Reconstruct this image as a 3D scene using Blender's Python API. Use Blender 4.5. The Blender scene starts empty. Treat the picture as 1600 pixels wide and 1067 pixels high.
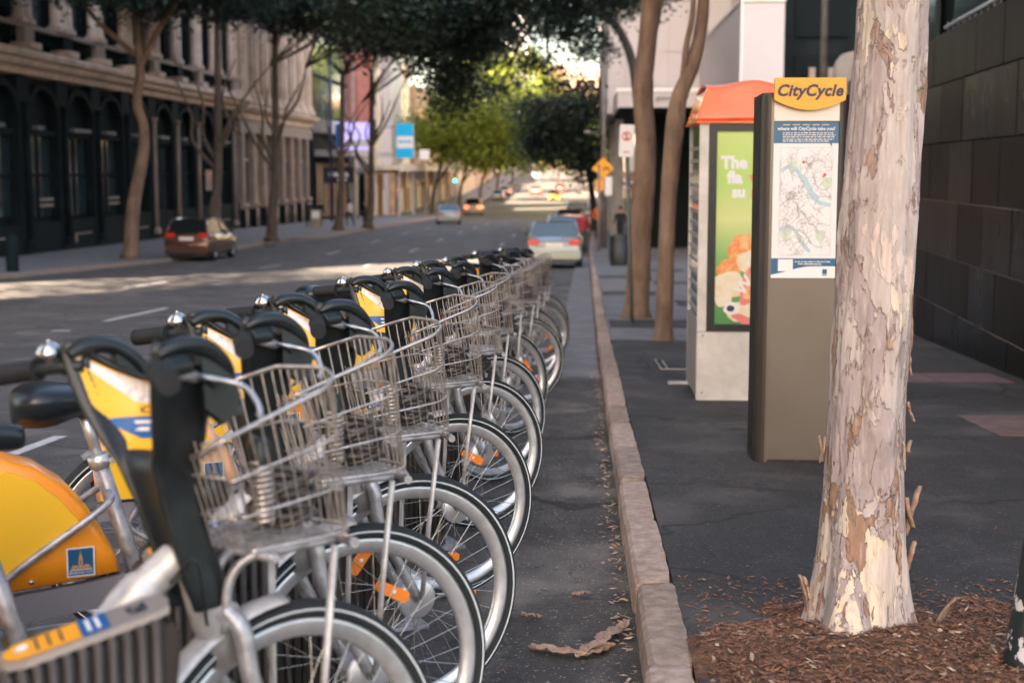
import bpy, bmesh, math, random
import numpy as np
from mathutils import Vector, Matrix, noise
random.seed(7); RNG = np.random.default_rng(7)
S = bpy.context.scene
PI = math.pi
# ------------------------------------------------------------------ camera, sky, sun, exposure
cam_d = bpy.data.cameras.new("camera"); cam = bpy.data.objects.new("camera", cam_d)
S.collection.objects.link(cam); S.camera = cam
cam.location = (0, 0, 1.37)
cam.rotation_euler = (math.radians(90 - 6.882), 0, math.radians(2.705))
cam_d.lens = 50; cam_d.sensor_width = 36; cam_d.clip_start = .05; cam_d.clip_end = 3000
cam_d.dof.use_dof = True; cam_d.dof.focus_distance = 5.0; cam_d.dof.aperture_fstop = 3.2
S.render.resolution_x = 1024; S.render.resolution_y = 682
w = bpy.data.worlds.new("World"); S.world = w; w.use_nodes = True
sky = w.node_tree.nodes.new("ShaderNodeTexSky"); sky.sky_type = 'NISHITA'; sky.sun_disc = False
SUN_EL = math.radians(33); SUN_AZ = math.atan2(-8, -18)
sky.sun_elevation = SUN_EL; sky.sun_rotation = SUN_AZ; sky.air_density = 1.1; sky.dust_density = 2.5; sky.ozone_density = .8
bg = w.node_tree.nodes["Background"]; bg.inputs[1].default_value = .05
wm = w.node_tree.nodes.new("ShaderNodeMix"); wm.data_type = 'RGBA'; wm.blend_type = 'MULTIPLY'; wm.inputs[0].default_value = 1; wm.inputs[7].default_value = (1.13, 1.0, .89, 1)
w.node_tree.links.new(sky.outputs[0], wm.inputs[6]); w.node_tree.links.new(wm.outputs[2], bg.inputs[0])
sl = bpy.data.lights.new("sun", 'SUN'); sl.energy = 5.0; sl.angle = math.radians(.6); sl.color = (1, .83, .62)
sun = bpy.data.objects.new("sun", sl); S.collection.objects.link(sun)
tow = Vector((math.sin(SUN_AZ) * math.cos(SUN_EL), math.cos(SUN_AZ) * math.cos(SUN_EL), math.sin(SUN_EL)))
sun.rotation_euler = (-tow).to_track_quat('-Z', 'Y').to_euler()
S.view_settings.view_transform = 'Standard'; S.view_settings.look = 'None'
S.view_settings.exposure = 3.75; S.view_settings.gamma = 1
S.cycles.use_denoising = True; S.cycles.max_bounces = 6; S.cycles.diffuse_bounces = 3
S.cycles.sample_clamp_indirect = 6; S.cycles.transparent_max_bounces = 6

# ------------------------------------------------------------------ materials
def lk(nt, a, b): nt.links.new(a, b)
def mat(name, col, rough=.6, metal=0., var=0., scale=8., bump=0., bscale=60., col2=None, stretch=(1, 1, 1), spec=.5, coat=0., bdist=.004, contrast=(.35, .65), emit=0.):
    m = bpy.data.materials.new(name); m.use_nodes = True; nt = m.node_tree
    p = nt.nodes["Principled BSDF"]
    p.inputs["Base Color"].default_value = (*col, 1); p.inputs["Roughness"].default_value = rough
    p.inputs["Metallic"].default_value = metal; p.inputs["Specular IOR Level"].default_value = spec
    p.inputs["Coat Weight"].default_value = coat
    if emit: p.inputs["Emission Color"].default_value = (*col, 1); p.inputs["Emission Strength"].default_value = emit
    if var or col2 or bump:
        tc = nt.nodes.new("ShaderNodeTexCoord"); mp = nt.nodes.new("ShaderNodeMapping"); mp.inputs[3].default_value = stretch
        lk(nt, tc.outputs["Object"], mp.inputs[0])
    if var or col2:
        n = nt.nodes.new("ShaderNodeTexNoise"); n.inputs["Scale"].default_value = scale; n.inputs["Detail"].default_value = 6
        n.inputs["Roughness"].default_value = .62
        lk(nt, mp.outputs[0], n.inputs[0])
        r = nt.nodes.new("ShaderNodeValToRGB"); lk(nt, n.outputs[0], r.inputs[0])
        c2 = col2 or tuple(min(1, c * (1 + var)) for c in col); c1 = col if col2 else tuple(c * (1 - var) for c in col)
        r.color_ramp.elements[0].position = contrast[0]; r.color_ramp.elements[0].color = (*c1, 1)
        r.color_ramp.elements[1].position = contrast[1]; r.color_ramp.elements[1].color = (*c2, 1)
        lk(nt, r.outputs[0], p.inputs["Base Color"])
        mr = nt.nodes.new("ShaderNodeMapRange"); mr.inputs[3].default_value = max(0, rough - .08); mr.inputs[4].default_value = min(1, rough + .1)
        lk(nt, n.outputs[0], mr.inputs[0]); lk(nt, mr.outputs[0], p.inputs["Roughness"])
    if bump:
        n2 = nt.nodes.new("ShaderNodeTexNoise"); n2.inputs["Scale"].default_value = bscale; n2.inputs["Detail"].default_value = 4
        lk(nt, mp.outputs[0], n2.inputs[0]); b = nt.nodes.new("ShaderNodeBump"); b.inputs[0].default_value = bump; b.inputs[1].default_value = bdist
        lk(nt, n2.outputs[0], b.inputs["Height"]); lk(nt, b.outputs[0], p.inputs["Normal"])
    return m

def asphalt(name, col, light, crack=True, stain=.5):
    m = bpy.data.materials.new(name); m.use_nodes = True; nt = m.node_tree; N = nt.nodes.new; p = nt.nodes["Principled BSDF"]
    tc = N("ShaderNodeTexCoord"); p.inputs["Roughness"].default_value = .78
    def nz(s, d, st=None):
        n = N("ShaderNodeTexNoise"); n.inputs["Scale"].default_value = s; n.inputs["Detail"].default_value = d
        if st:
            mp = N("ShaderNodeMapping"); mp.inputs[3].default_value = st; lk(nt, tc.outputs["Object"], mp.inputs[0]); lk(nt, mp.outputs[0], n.inputs[0])
        else: lk(nt, tc.outputs["Object"], n.inputs[0])
        return n
    def mix(f, a, b, mode='MIX'):
        x = N("ShaderNodeMix"); x.data_type = 'RGBA'; x.blend_type = mode
        for i, v in ((0, f), (6, a), (7, b)):
            if isinstance(v, (float, int)): x.inputs[i].default_value = v
            elif isinstance(v, tuple): x.inputs[i].default_value = (*v, 1)
            else: lk(nt, v, x.inputs[i])
        return x.outputs[2]
    def ramp(src, a, b, ca=0., cb=1.):
        r = N("ShaderNodeMapRange"); r.inputs[1].default_value = a; r.inputs[2].default_value = b
        r.inputs[3].default_value = ca; r.inputs[4].default_value = cb; lk(nt, src, r.inputs[0]); return r.outputs[0]
    big = nz(.7, 5); mid = nz(5, 6, (1, .35, 1)); fine = nz(160, 2); spk = nz(75, 3)
    c = mix(ramp(big.outputs[0], .35, .65), tuple(v * .8 for v in col), tuple(v * 1.6 for v in col))
    c = mix(ramp(mid.outputs[0], .5, .75, 0, stain), c, light)
    c = mix(ramp(fine.outputs[0], .42, .62, 0, .8), c, tuple(v * .35 for v in col)); sn = nz(38, 3); c = mix(ramp(sn.outputs[0], .45, .7, 0, .5), c, tuple(v * .4 for v in col)); bl = nz(2.2, 6); c = mix(ramp(bl.outputs[0], .55, .62, 0, .5), c, tuple(v * .5 for v in col)); b3 = nz(1.3, 8); c = mix(ramp(b3.outputs[0], .52, .66, 0, .55), c, tuple(v * 1.25 for v in light)); st = nz(11, 4); c = mix(ramp(st.outputs[0], .63, .66, 0, .6), c, tuple(v * .3 for v in col))
    c = mix(ramp(spk.outputs[0], .64, .70, 0, .8), c, tuple(min(1, v * 2.4) for v in light))
    hgt = fine.outputs[0]
    if crack:
        v = N("ShaderNodeTexVoronoi"); v.feature = 'DISTANCE_TO_EDGE'; v.inputs["Scale"].default_value = .55
        wn = nz(3, 4); add = N("ShaderNodeVectorMath"); add.operation = 'MULTIPLY_ADD'; add.inputs[1].default_value = (.5, .5, .5)
        lk(nt, wn.outputs[1], add.inputs[0]); lk(nt, tc.outputs["Object"], add.inputs[2]); lk(nt, add.outputs[0], v.inputs[0])
        gate = nz(.5, 2)
        k = N("ShaderNodeMath"); k.operation = 'MULTIPLY'; lk(nt, ramp(v.outputs[0], .004, .016, 1, 0), k.inputs[0]); lk(nt, ramp(gate.outputs[0], .42, .50), k.inputs[1])
        c = mix(k.outputs[0], c, tuple(v_ * .25 for v_ in col))
    lk(nt, c, p.inputs["Base Color"])
    b = N("ShaderNodeBump"); b.inputs[0].default_value = .6; b.inputs[1].default_value = .006; lk(nt, hgt, b.inputs["Height"]); lk(nt, b.outputs[0], p.inputs["Normal"])
    return m

M = {}
M['road'] = asphalt('road asphalt', (.072, .064, .060), (.135, .12, .11), True, .7)
M['gutter'] = asphalt('gutter asphalt', (.056, .048, .041), (.19, .165, .14), True, .95)
M['pave'] = asphalt('footpath asphalt', (.037, .0325, .0295), (.088, .077, .070), True, .75)
M['slab'] = mat('pale footpath concrete', (.155, .15, .155), .8, var=.25, scale=3, bump=.3)
M['pink_slab'] = mat('pink paver', (.15, .095, .085), .8, var=.25, scale=6, bump=.4)
for _k, (_a, _b) in enumerate((((.25, .17, .13), (.43, .32, .25)), ((.21, .15, .115), (.37, .28, .22)), ((.29, .20, .155), (.48, .37, .30)))):
    M['kerb' + ('' if not _k else str(_k))] = mat('kerb stone' + str(_k), _a, .88, col2=_b, scale=12 + 5 * _k, bump=.9, bscale=110, bdist=.006, contrast=(.36, .66))
M['line'] = mat('road paint', (.5, .49, .48), .7, col2=(.16, .15, .15), scale=30, contrast=(.52, .72))
M['ground'] = mat('earth', (.12, .11, .09), .9, var=.2)
M['black'] = mat('black plastic', (.010, .014, .016), .40, var=.35, scale=14, bump=.2, bscale=300, bdist=.001)
M['grey_plastic'] = mat('dark grey plastic', (.035, .034, .034), .5, var=.15, scale=20)
M['rubber'] = mat('tyre rubber', (.011, .015, .017), .8, bump=.5, bscale=180, bdist=.003)
M['grip'] = mat('grip rubber', (.012, .013, .015), .65, bump=1, bscale=400, bdist=.004)
M['vinyl'] = mat('saddle vinyl', (.010, .014, .018), .3)
M['stripe'] = mat('reflective sidewall', (.62, .64, .64), .5)
M['rim'] = mat('silver rim', (.62, .62, .63), .34, metal=.7, var=.08, scale=30)
M['steel'] = mat('brushed steel wire', (.60, .53, .48), .33, metal=.85, var=.25, scale=40)
M['chrome'] = mat('chrome', (.62, .60, .58), .22, metal=1)
M['frame'] = mat('silver frame paint', (.38, .37, .385), .4, metal=.5, var=.32, scale=26, coat=.2)
M['pale_frame'] = mat('pale frame paint', (.47, .45, .44), .42, metal=.3, var=.22, scale=22, coat=.2)
M['yellow'] = mat('yellow panel', (.86, .47, .02), .38, var=.05, scale=8, coat=.25)
M['yellow_lt'] = mat('light yellow panel', (.88, .50, .028), .34, coat=.3)
M['orange'] = mat('orange fairing', (.88, .29, .01), .35, coat=.3)
M['sun_faded'] = mat('sun-faded orange fairing', (.80, .42, .22), .5, var=.08, scale=6)
M['guard'] = mat('grey chain guard', (.2, .19, .21), .5)
M['reflector'] = mat('orange reflector', (.86, .22, .02), .25, bump=.6, bscale=250, bdist=.002, coat=.5)
M['blue'] = mat('blue sticker', (.01, .10, .32), .4)
M['badge_blue'] = mat('badge blue', (.012, .085, .19), .4)
M['white'] = mat('white print', (.78, .76, .75), .5)
M['sticker'] = mat('map sticker', (.74, .72, .74), .4, col2=(.42, .42, .5), scale=55, contrast=(.5, .62))
M['gold'] = mat('gold print', (.55, .28, .1), .5)
M['ink'] = mat('dark ink', (.02, .03, .06), .5)
M['dock'] = mat('dock cast metal', (.052, .045, .041), .5, metal=.3, var=.25, scale=10)
M['cable'] = mat('cable coil', (.07, .058, .05), .3, metal=.3)
M['concrete'] = mat('concrete', (.34, .32, .31), .85, var=.15, scale=2, bump=.3, bscale=20)
M['mulch'] = mat('bark mulch', (.045, .022, .013), .95, col2=(.21, .10, .055), scale=28, bump=1, bscale=90, bdist=.02)
M['chips'] = mat('bark chips', (.055, .026, .016), .9, col2=(.30, .145, .08), scale=60)
M['dead_leaf'] = mat('dead leaves', (.17, .10, .06), .8, col2=(.50, .38, .28), scale=40)
M['peel'] = mat('peeled bark', (.42, .30, .22), .8, col2=(.22, .13, .09), scale=25, bump=.6)
M['red_plastic'] = mat('orange red roof plastic', (.85, .125, .022), .35, var=.1, scale=5, coat=.4)
M['booth_white'] = mat('cream booth metal', (.60, .56, .51), .45, var=.14, scale=5)
M['bronze'] = mat('brushed bronze steel', (.165, .142, .124), .36, metal=.75, var=.04, scale=3)
M['bronze_dk'] = mat('dark anodised metal', (.05, .042, .038), .4, metal=.4)
M['alu'] = mat('satin aluminium', (.48, .43, .40), .4, metal=.6)
M['sign_yellow'] = mat('sign yellow', (.86, .37, .02), .4)
M['poster_blue'] = mat('poster blue', (.015, .11, .235), .35)
M['poster_white'] = mat('poster paper', (.74, .73, .73), .35)
M['map_river'] = mat('map water', (.42, .60, .66), .4)
M['map_red'] = mat('map red', (.75, .12, .10), .4)
M['map_line'] = mat('map line', (.55, .50, .50), .4)
M['map_green'] = mat('map park', (.58, .68, .52), .4)
M['glass'] = mat('window glass', (.03, .045, .05), .08, spec=.8)
M['glass_blue'] = mat('blue curtain glass', (.05, .09, .12), .06, spec=.9)
M['stone_lt'] = mat('pale sandstone', (.52, .40, .31), .85, var=.22, scale=1.4, bump=.3, bscale=9)
M['stone_pink'] = mat('warm grey stone', (.27, .215, .18), .85, var=.2, scale=1.2)
M['stone_dk'] = mat('shade dark stone', (.0075, .0125, .0145), .85, var=.35, scale=1.5, spec=.15)  # deep shade of the old facade is put into this stone colour
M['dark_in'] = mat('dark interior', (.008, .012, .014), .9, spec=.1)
M['timber'] = mat('varnished timber door', (.22, .10, .04), .5)
M['white_clad'] = mat('white cladding', (.50, .47, .49), .5, var=.04, scale=.6)
M['brick'] = mat('red brick', (.42, .24, .17), .85, var=.25, scale=2)
M['pink_panel'] = mat('rose panels', (.42, .15, .13), .7, var=.15, scale=2)
M['cream'] = mat('cream render', (.66, .58, .46), .8, var=.12, scale=1)
M['tan'] = mat('tan render', (.46, .30, .19), .8, var=.25, scale=1)
M['lilac'] = mat('lilac billboard', (.38, .33, .75), .4, emit=.12)
M['cyan'] = mat('cyan sign', (.0, .42, .80), .4)
M['pole'] = mat('galvanised pole', (.22, .21, .21), .6, metal=.4, var=.2, scale=4)
M['green_pole'] = mat('green grey pole', (.10, .11, .10), .6, var=.2)
M['blue_pole'] = mat('dark blue pole', (.012, .03, .12), .4)
M['bin'] = mat('black bin', (.02, .024, .026), .5)
M['bark'] = mat('street tree bark', (.075, .055, .042), .95, col2=(.14, .10, .075), scale=7, bump=1, bscale=22, bdist=.03, stretch=(1, 1, .35))
M['bark_tan'] = mat('tan tree bark', (.12, .075, .05), .9, col2=(.24, .155, .105), scale=5, bump=1, bscale=18, bdist=.03, stretch=(1, 1, .35))
M['bark_dk'] = mat('shaded tree bark', (.045, .04, .038), .95, var=.3, scale=5)
M['tread'] = mat('number plate', (.70, .62, .56), .5)
M['tail'] = mat('tail lamp red', (.55, .03, .02), .2, coat=.6)
M['lamp_lit'] = mat('brake lamp lit', (1, .07, .03), .3, emit=1.5)
M['car_glass'] = mat('car glass', (.012, .016, .018), .15, spec=.25)
M['pale_glass'] = mat('sky reflecting car glass', (.15, .18, .185), .08, metal=.6)
M['skin'] = mat('skin', (.42, .24, .17), .6)
M['hair'] = mat('dark hair', (.02, .015, .012), .6)

def leaf_mat(name, a, b, tr=.35):
    m = bpy.data.materials.new(name); m.use_nodes = True; nt = m.node_tree; p = nt.nodes["Principled BSDF"]
    tc = nt.nodes.new("ShaderNodeTexCoord"); n = nt.nodes.new("ShaderNodeTexNoise"); n.inputs["Scale"].default_value = 1.7; n.inputs["Detail"].default_value = 8
    lk(nt, tc.outputs["Object"], n.inputs[0]); r = nt.nodes.new("ShaderNodeValToRGB"); lk(nt, n.outputs[0], r.inputs[0])
    r.color_ramp.elements[0].position = .35; r.color_ramp.elements[0].color = (*a, 1); r.color_ramp.elements[1].position = .65; r.color_ramp.elements[1].color = (*b, 1)
    lk(nt, r.outputs[0], p.inputs["Base Color"]); p.inputs["Roughness"].default_value = .55
    t = nt.nodes.new("ShaderNodeBsdfTranslucent"); lk(nt, r.outputs[0], t.inputs[0]); mx = nt.nodes.new("ShaderNodeMixShader"); mx.inputs[0].default_value = tr
    lk(nt, p.outputs[0], mx.inputs[1]); lk(nt, t.outputs[0], mx.inputs[2]); lk(nt, mx.outputs[0], nt.nodes["Material Output"].inputs[0])
    return m
M['leaf'] = leaf_mat('shade dark green leaves', (.006, .016, .013), (.016, .034, .018), .12)  # shade of the near crowns is put into the leaf colour
M['leaf_lit'] = leaf_mat('sunlit yellow green leaves', (.17, .24, .035), (.36, .38, .07), .6)  # sunlight on the far crowns is put into the leaf colour
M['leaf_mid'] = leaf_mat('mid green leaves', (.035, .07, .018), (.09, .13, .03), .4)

def paper_bark():
    m = bpy.data.materials.new('mottled pale bark'); m.use_nodes = True; nt = m.node_tree; N = nt.nodes.new; p = nt.nodes["Principled BSDF"]
    tc = N("ShaderNodeTexCoord"); p.inputs["Roughness"].default_value = .72; p.inputs["Specular IOR Level"].default_value = .25
    def nz(s, d, st, off=(0, 0, 0), rough=.55, dist=0):
        mp = N("ShaderNodeMapping"); mp.inputs[1].default_value = off; mp.inputs[3].default_value = st; lk(nt, tc.outputs["Object"], mp.inputs[0])
        n = N("ShaderNodeTexNoise"); n.inputs["Scale"].default_value = s; n.inputs["Detail"].default_value = d; n.inputs["Roughness"].default_value = rough
        n.inputs["Distortion"].default_value = dist; lk(nt, mp.outputs[0], n.inputs[0]); return n.outputs[0]
    def rng(src, a, b, ca=0., cb=1.):
        r = N("ShaderNodeMapRange"); r.inputs[1].default_value = a; r.inputs[2].default_value = b; r.inputs[3].default_value = ca; r.inputs[4].default_value = cb
        lk(nt, src, r.inputs[0]); return r.outputs[0]
    def mix(f, a, b):
        x = N("ShaderNodeMix"); x.data_type = 'RGBA'
        for i, v in ((0, f), (6, a), (7, b)):
            if isinstance(v, float): x.inputs[i].default_value = v
            elif isinstance(v, tuple): x.inputs[i].default_value = (*v, 1)
            else: lk(nt, v, x.inputs[i])
        return x.outputs[2]
    def mul(a, b):
        x = N("ShaderNodeMath"); x.operation = 'MULTIPLY'; lk(nt, a, x.inputs[0]); lk(nt, b, x.inputs[1]); return x.outputs[0]
    def add(a, b, op='ADD'):
        x = N("ShaderNodeMath"); x.operation = op; lk(nt, a, x.inputs[0])
        if isinstance(b, float): x.inputs[1].default_value = b
        else: lk(nt, b, x.inputs[1])
        return x.outputs[0]
    A = nz(6.5, 5, (1, 1, .38), (3, 1, 0), .6, .35)      # cream plates
    B = nz(9, 5, (1, 1, .33), (7, 2, 5), .62, .5)        # lilac grey plates
    C = nz(13, 4, (1, 1, .30), (1, 9, 2), .6, .6)        # brown patches
    D = nz(30, 3, (1, 1, .5), (4, 4, 4), .6)             # small flecks
    E = nz(60, 4, (1, 1, .25)); G = nz(2.2, 3, (1, 1, .5), (2, 5, 1))
    sp = N("ShaderNodeSeparateXYZ"); lk(nt, tc.outputs["Object"], sp.inputs[0]); low = rng(sp.outputs[2], .1, 1.0, 1., 0.)
    c = mix(rng(E, .35, .65, 0., .45), (.50, .435, .40), (.335, .285, .265))
    ma = rng(A, .565, .578); c = mix(ma, c, (.66, .55, .41))
    mb = rng(B, .52, .532); c = mix(mb, c, (.36, .295, .29))
    mb2 = rng(B, .40, .385); c = mix(mb2, c, (.63, .52, .45))
    th = add(.615 if False else rng(low, 0, 1, .60, .555), 0., 'ADD')
    df = add(C, th, 'SUBTRACT'); mc = rng(df, 0., .012); c = mix(mc, c, mix(rng(E, .3, .7), (.24, .145, .10), (.33, .19, .115)))
    ed = rng(add(df, .006, 'ADD'), 0., .01, 0., 1.); ed2 = mul(ed, rng(df, .004, .018, 1., 0.)); c = mix(mul(ed2, rng(D, .4, .6)), c, (.10, .065, .055))
    el = mul(rng(A, .552, .562), rng(A, .578, .568)); c = mix(mul(el, rng(D, .45, .55)), c, (.20, .14, .12))
    el2 = mul(rng(B, .508, .516), rng(B, .532, .524)); c = mix(mul(el2, rng(D, .42, .5)), c, (.22, .155, .135))
    md = rng(D, .70, .72); c = mix(md, c, (.16, .10, .08))
    c = mix(rng(G, .45, .7, 0., .4), c, (.38, .30, .28)); V1 = nz(26, 5, (1, 1, .09), (2, 2, 2), .6); c = mix(rng(V1, .46, .70, 0., .55), c, (.24, .18, .155)); V2 = nz(90, 3, (1, 1, .2), (5, 2, 2)); c = mix(rng(V2, .5, .8, 0., .35), c, (.70, .60, .52))
    lk(nt, c, p.inputs["Base Color"])
    h = add(add(mul(ma, rng(A, 0, 1, .5, .5)), mul(mb2, rng(A, 0, 1, .4, .4)), 'ADD'), add(mul(mc, rng(A, 0, 1, .9, .9)), mul(mb, rng(A, 0, 1, .5, .5)), 'ADD'), 'SUBTRACT')
    h = add(h, mul(E, rng(A, 0, 1, .35, .35)), 'ADD')
    b = N("ShaderNodeBump"); b.inputs[0].default_value = .9; b.inputs[1].default_value = .006; lk(nt, h, b.inputs["Height"]); lk(nt, b.outputs[0], p.inputs["Normal"])
    return m
M['paper_bark'] = paper_bark()
def flaky():
    m = mat('black paint flaking to pale', (.006, .012, .014), .5, col2=(.5, .47, .47), scale=17, contrast=(.585, .60), bump=.4, bscale=20, stretch=(1, 1, .7)); return m
M['flaky'] = flaky()
def wall_stone():
    m = mat('dark polished stone', (.004, .005, .0055), .28, col2=(.010, .0065, .005), scale=1.3, contrast=(.40, .74), spec=.10, stretch=(1.6, 1.6, .5), bump=.12, bscale=7)
    return m
M['wall_stone'] = wall_stone(); M['wall_stone_b'] = mat('weathered brown stone', (.007, .007, .0065), .38, spec=.10, col2=(.022, .014, .010), scale=2.1, contrast=(.4, .7), stretch=(2, 2, .4), bump=.15, bscale=9)

# ------------------------------------------------------------------ mesh builder
class MB:
    def __init__(s): s.v = []; s.f = []; s.m = []; s.sm = []
    def add(s, vs, fs, mi=0, smooth=False):
        b = len(s.v); s.v += [tuple(v) for v in vs]
        for f in fs: s.f.append([i + b for i in f]); s.m.append(mi); s.sm.append(smooth)
        return s
    def box(s, a, b, mi=0):
        (x0, y0, z0), (x1, y1, z1) = a, b
        x0, x1 = min(x0, x1), max(x0, x1); y0, y1 = min(y0, y1), max(y0, y1); z0, z1 = min(z0, z1), max(z0, z1)
        return s.add([(x0, y0, z0), (x1, y0, z0), (x1, y1, z0), (x0, y1, z0), (x0, y0, z1), (x1, y0, z1), (x1, y1, z1), (x0, y1, z1)],
                     [(3, 2, 1, 0), (4, 5, 6, 7), (0, 1, 5, 4), (1, 2, 6, 5), (2, 3, 7, 6), (3, 0, 4, 7)], mi)
    def tube(s, pts, r, n=8, mi=0, caps=True, closed=False, smooth=True, flat=1.0):
        P = [Vector(p) for p in pts]; k = len(P); R = r if isinstance(r, (list, tuple)) else [r] * k
        b = len(s.v); up = None; rings = []
        for i in range(k):
            if closed: t = P[(i + 1) % k] - P[i - 1]
            else: t = P[min(i + 1, k - 1)] - P[max(i - 1, 0)]
            t.normalize()
            if up is None: up = Vector((0, 0, 1)) if abs(t.z) < .9 else Vector((1, 0, 0))
            a = t.cross(up)
            if a.length < 1e-5: a = t.orthogonal()
            a.normalize(); u = a.cross(t).normalized(); up = u
            for j in range(n):
                th = 2 * PI * j / n; s.v.append(tuple(P[i] + a * (R[i] * math.cos(th)) + u * (R[i] * flat * math.sin(th))))
        for i in range(k if closed else k - 1):
            i2 = (i + 1) % k
            for j in range(n):
                j2 = (j + 1) % n
                s.f.append([b + i * n + j, b + i * n + j2, b + i2 * n + j2, b + i2 * n + j]); s.m.append(mi); s.sm.append(smooth)
        if caps and not closed:
            s.f.append([b + j for j in range(n)][::-1]); s.m.append(mi); s.sm.append(False)
            s.f.append([b + (k - 1) * n + j for j in range(n)]); s.m.append(mi); s.sm.append(False)
        return s
    def lathe(s, prof, c=(0, 0, 0), axis='z', n=24, mi=0, smooth=True, closed=False):
        b = len(s.v); k = len(prof)
        for r, h in prof:
            for j in range(n):
                t = 2 * PI * j / n; x, y = r * math.cos(t), r * math.sin(t)
                q = (x, y, h) if axis == 'z' else ((x, h, y) if axis == 'y' else (h, x, y))
                s.v.append((q[0] + c[0], q[1] + c[1], q[2] + c[2]))
        for i in range(k if closed else k - 1):
            i2 = (i + 1) % k
            for j in range(n):
                j2 = (j + 1) % n; s.f.append([b + i * n + j, b + i * n + j2, b + i2 * n + j2, b + i2 * n + j]); s.m.append(mi); s.sm.append(smooth)
        return s
    def prism(s, poly, o, ux, uy, d, mi=0, side=None):
        """outline poly (2-D) in the plane o + x*ux + y*uy, extruded by vector d"""
        o, ux, uy, d = map(Vector, (o, ux, uy, d)); n = len(poly)
        A = [o + ux * x + uy * y for x, y in poly]; B = [a + d for a in A]
        s.add(A + B, [tuple(range(n))[::-1], tuple(range(n, 2 * n))], mi)
        b = len(s.v) - 2 * n; sd = mi if side is None else side
        for i in range(n):
            j = (i + 1) % n; s.f.append([b + i, b + j, b + n + j, b + n + i]); s.m.append(sd); s.sm.append(False)
        return s
    def grid(s, fn, nu, nv, mi=0, smooth=True, two=False):
        b = len(s.v)
        for i in range(nu + 1):
            for j in range(nv + 1): s.v.append(tuple(fn(i / nu, j / nv)))
        for i in range(nu):
            for j in range(nv):
                a = b + i * (nv + 1) + j; s.f.append([a, a + 1, a + nv + 2, a + nv + 1]); s.m.append(mi); s.sm.append(smooth)
        return s
    def xf(s, fn, start=0):
        for i in range(start, len(s.v)): s.v[i] = tuple(fn(Vector(s.v[i])))
        return s
    def build(s, name, mats, parent=None, loc=None, fix=True, bevel=0):
        me = bpy.data.meshes.new(name); me.from_pydata(s.v, [], s.f)
        if not isinstance(mats, (list, tuple)): mats = [mats]
        for m in mats: me.materials.append(M[m] if isinstance(m, str) else m)
        me.polygons.foreach_set("material_index", s.m); me.polygons.foreach_set("use_smooth", s.sm)
        if fix:
            bm = bmesh.new(); bm.from_mesh(me); bmesh.ops.recalc_face_normals(bm, faces=bm.faces)
            if bevel: bmesh.ops.bevel(bm, geom=list(bm.edges), offset=bevel, segments=2, affect='EDGES', clamp_overlap=True)
            bm.to_mesh(me); bm.free()
        o = bpy.data.objects.new(name, me); S.collection.objects.link(o)
        if parent: o.parent = parent
        if loc: o.location = loc
        return o
def empty(name, loc=(0, 0, 0), rz=0, parent=None):
    o = bpy.data.objects.new(name, None); S.collection.objects.link(o); o.location = loc; o.rotation_euler = (0, 0, rz); o.empty_display_size = .1
    if parent: o.parent = parent
    return o
def tag(o, label=None, cat=None, group=None, kind=None):
    if label: o["label"] = label
    if cat: o["category"] = cat
    if group: o["group"] = group
    if kind: o["kind"] = kind
    return o
def dup(o, parent=None):
    c = o.copy(); S.collection.objects.link(c)
    if parent: c.parent = parent
    for ch in list(o.children): dup(ch, c)
    return c
def inst(src, name, parent, loc, rot=(0, 0, 0), sc=(1, 1, 1)):
    c = bpy.data.objects.new(name, src.data if hasattr(src, 'data') else src); S.collection.objects.link(c)
    c.parent = parent; c.location = loc; c.rotation_euler = rot; c.scale = sc; return c
def bez(P, n=10):
    """Catmull-Rom through points"""
    P = [Vector(p) for p in P]; Q = [P[0] * 2 - P[1]] + P + [P[-1] * 2 - P[-2]]; out = []
    for i in range(1, len(Q) - 2):
        for k in range(n):
            t = k / n; a, b, c, d = Q[i - 1], Q[i], Q[i + 1], Q[i + 2]
            out.append(.5 * ((2 * b) + (c - a) * t + (2 * a - 5 * b + 4 * c - d) * t * t + (3 * b - a - 3 * c + d) * t ** 3))
    out.append(P[-1]); return out
def text_geo(body, size=1., bold=0., ital=0., align='CENTER', spacing=1., res=3):
    """flat lettering as (verts, faces) in the XY plane"""
    cu = bpy.data.curves.new('t', 'FONT'); cu.body = body; cu.size = size; cu.offset = bold; cu.shear = ital; cu.align_x = align; cu.space_character = spacing
    cu.resolution_u = res; cu.fill_mode = 'FRONT'
    o = bpy.data.objects.new('t', cu); S.collection.objects.link(o); dg = bpy.context.evaluated_depsgraph_get(); dg.update()
    me = o.evaluated_get(dg).to_mesh(); v = [tuple(x.co) for x in me.vertices]; f = [tuple(p.vertices) for p in me.polygons]
    o.evaluated_get(dg).to_mesh_clear(); bpy.data.objects.remove(o); bpy.data.curves.remove(cu); return v, f
def put_text(mb, body, o, ux, uy, size, mi=0, fn=None, **k):
    v, f = text_geo(body, size, **k); o, ux, uy = Vector(o), Vector(ux), Vector(uy)
    mb.add([o + ux * a[0] + uy * a[1] for a in v] if fn is None else [fn(a[0], a[1]) for a in v], f, mi)

# ------------------------------------------------------------------ terrain
PY = [-60, 0, 8, 12, 16, 20, 50, 80, 120, 155, 200, 240, 300, 400, 480, 900]
PZ = [2.2, 0, -.30, -.485, -.675, -.835, -1.9, -2.25, -2.9, -3.45, -3.1, -2.3, -.4, 2.2, 2.6, -6]
def gz(y): return float(np.interp(y, PY, PZ))
def kx(y): return .20 + max(0, y - 9) * .0045 if y < 60 else .43 + (y - 60) * .012     # right kerb line
def lx(y): return -14.6 + 1.4 * max(0, min(1, (y - 70) / 5))                            # left kerb line
YS = sorted(set(list(np.arange(-20, 60, 2.)) + list(np.arange(60, 480, 8.)) + [480.]))
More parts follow.
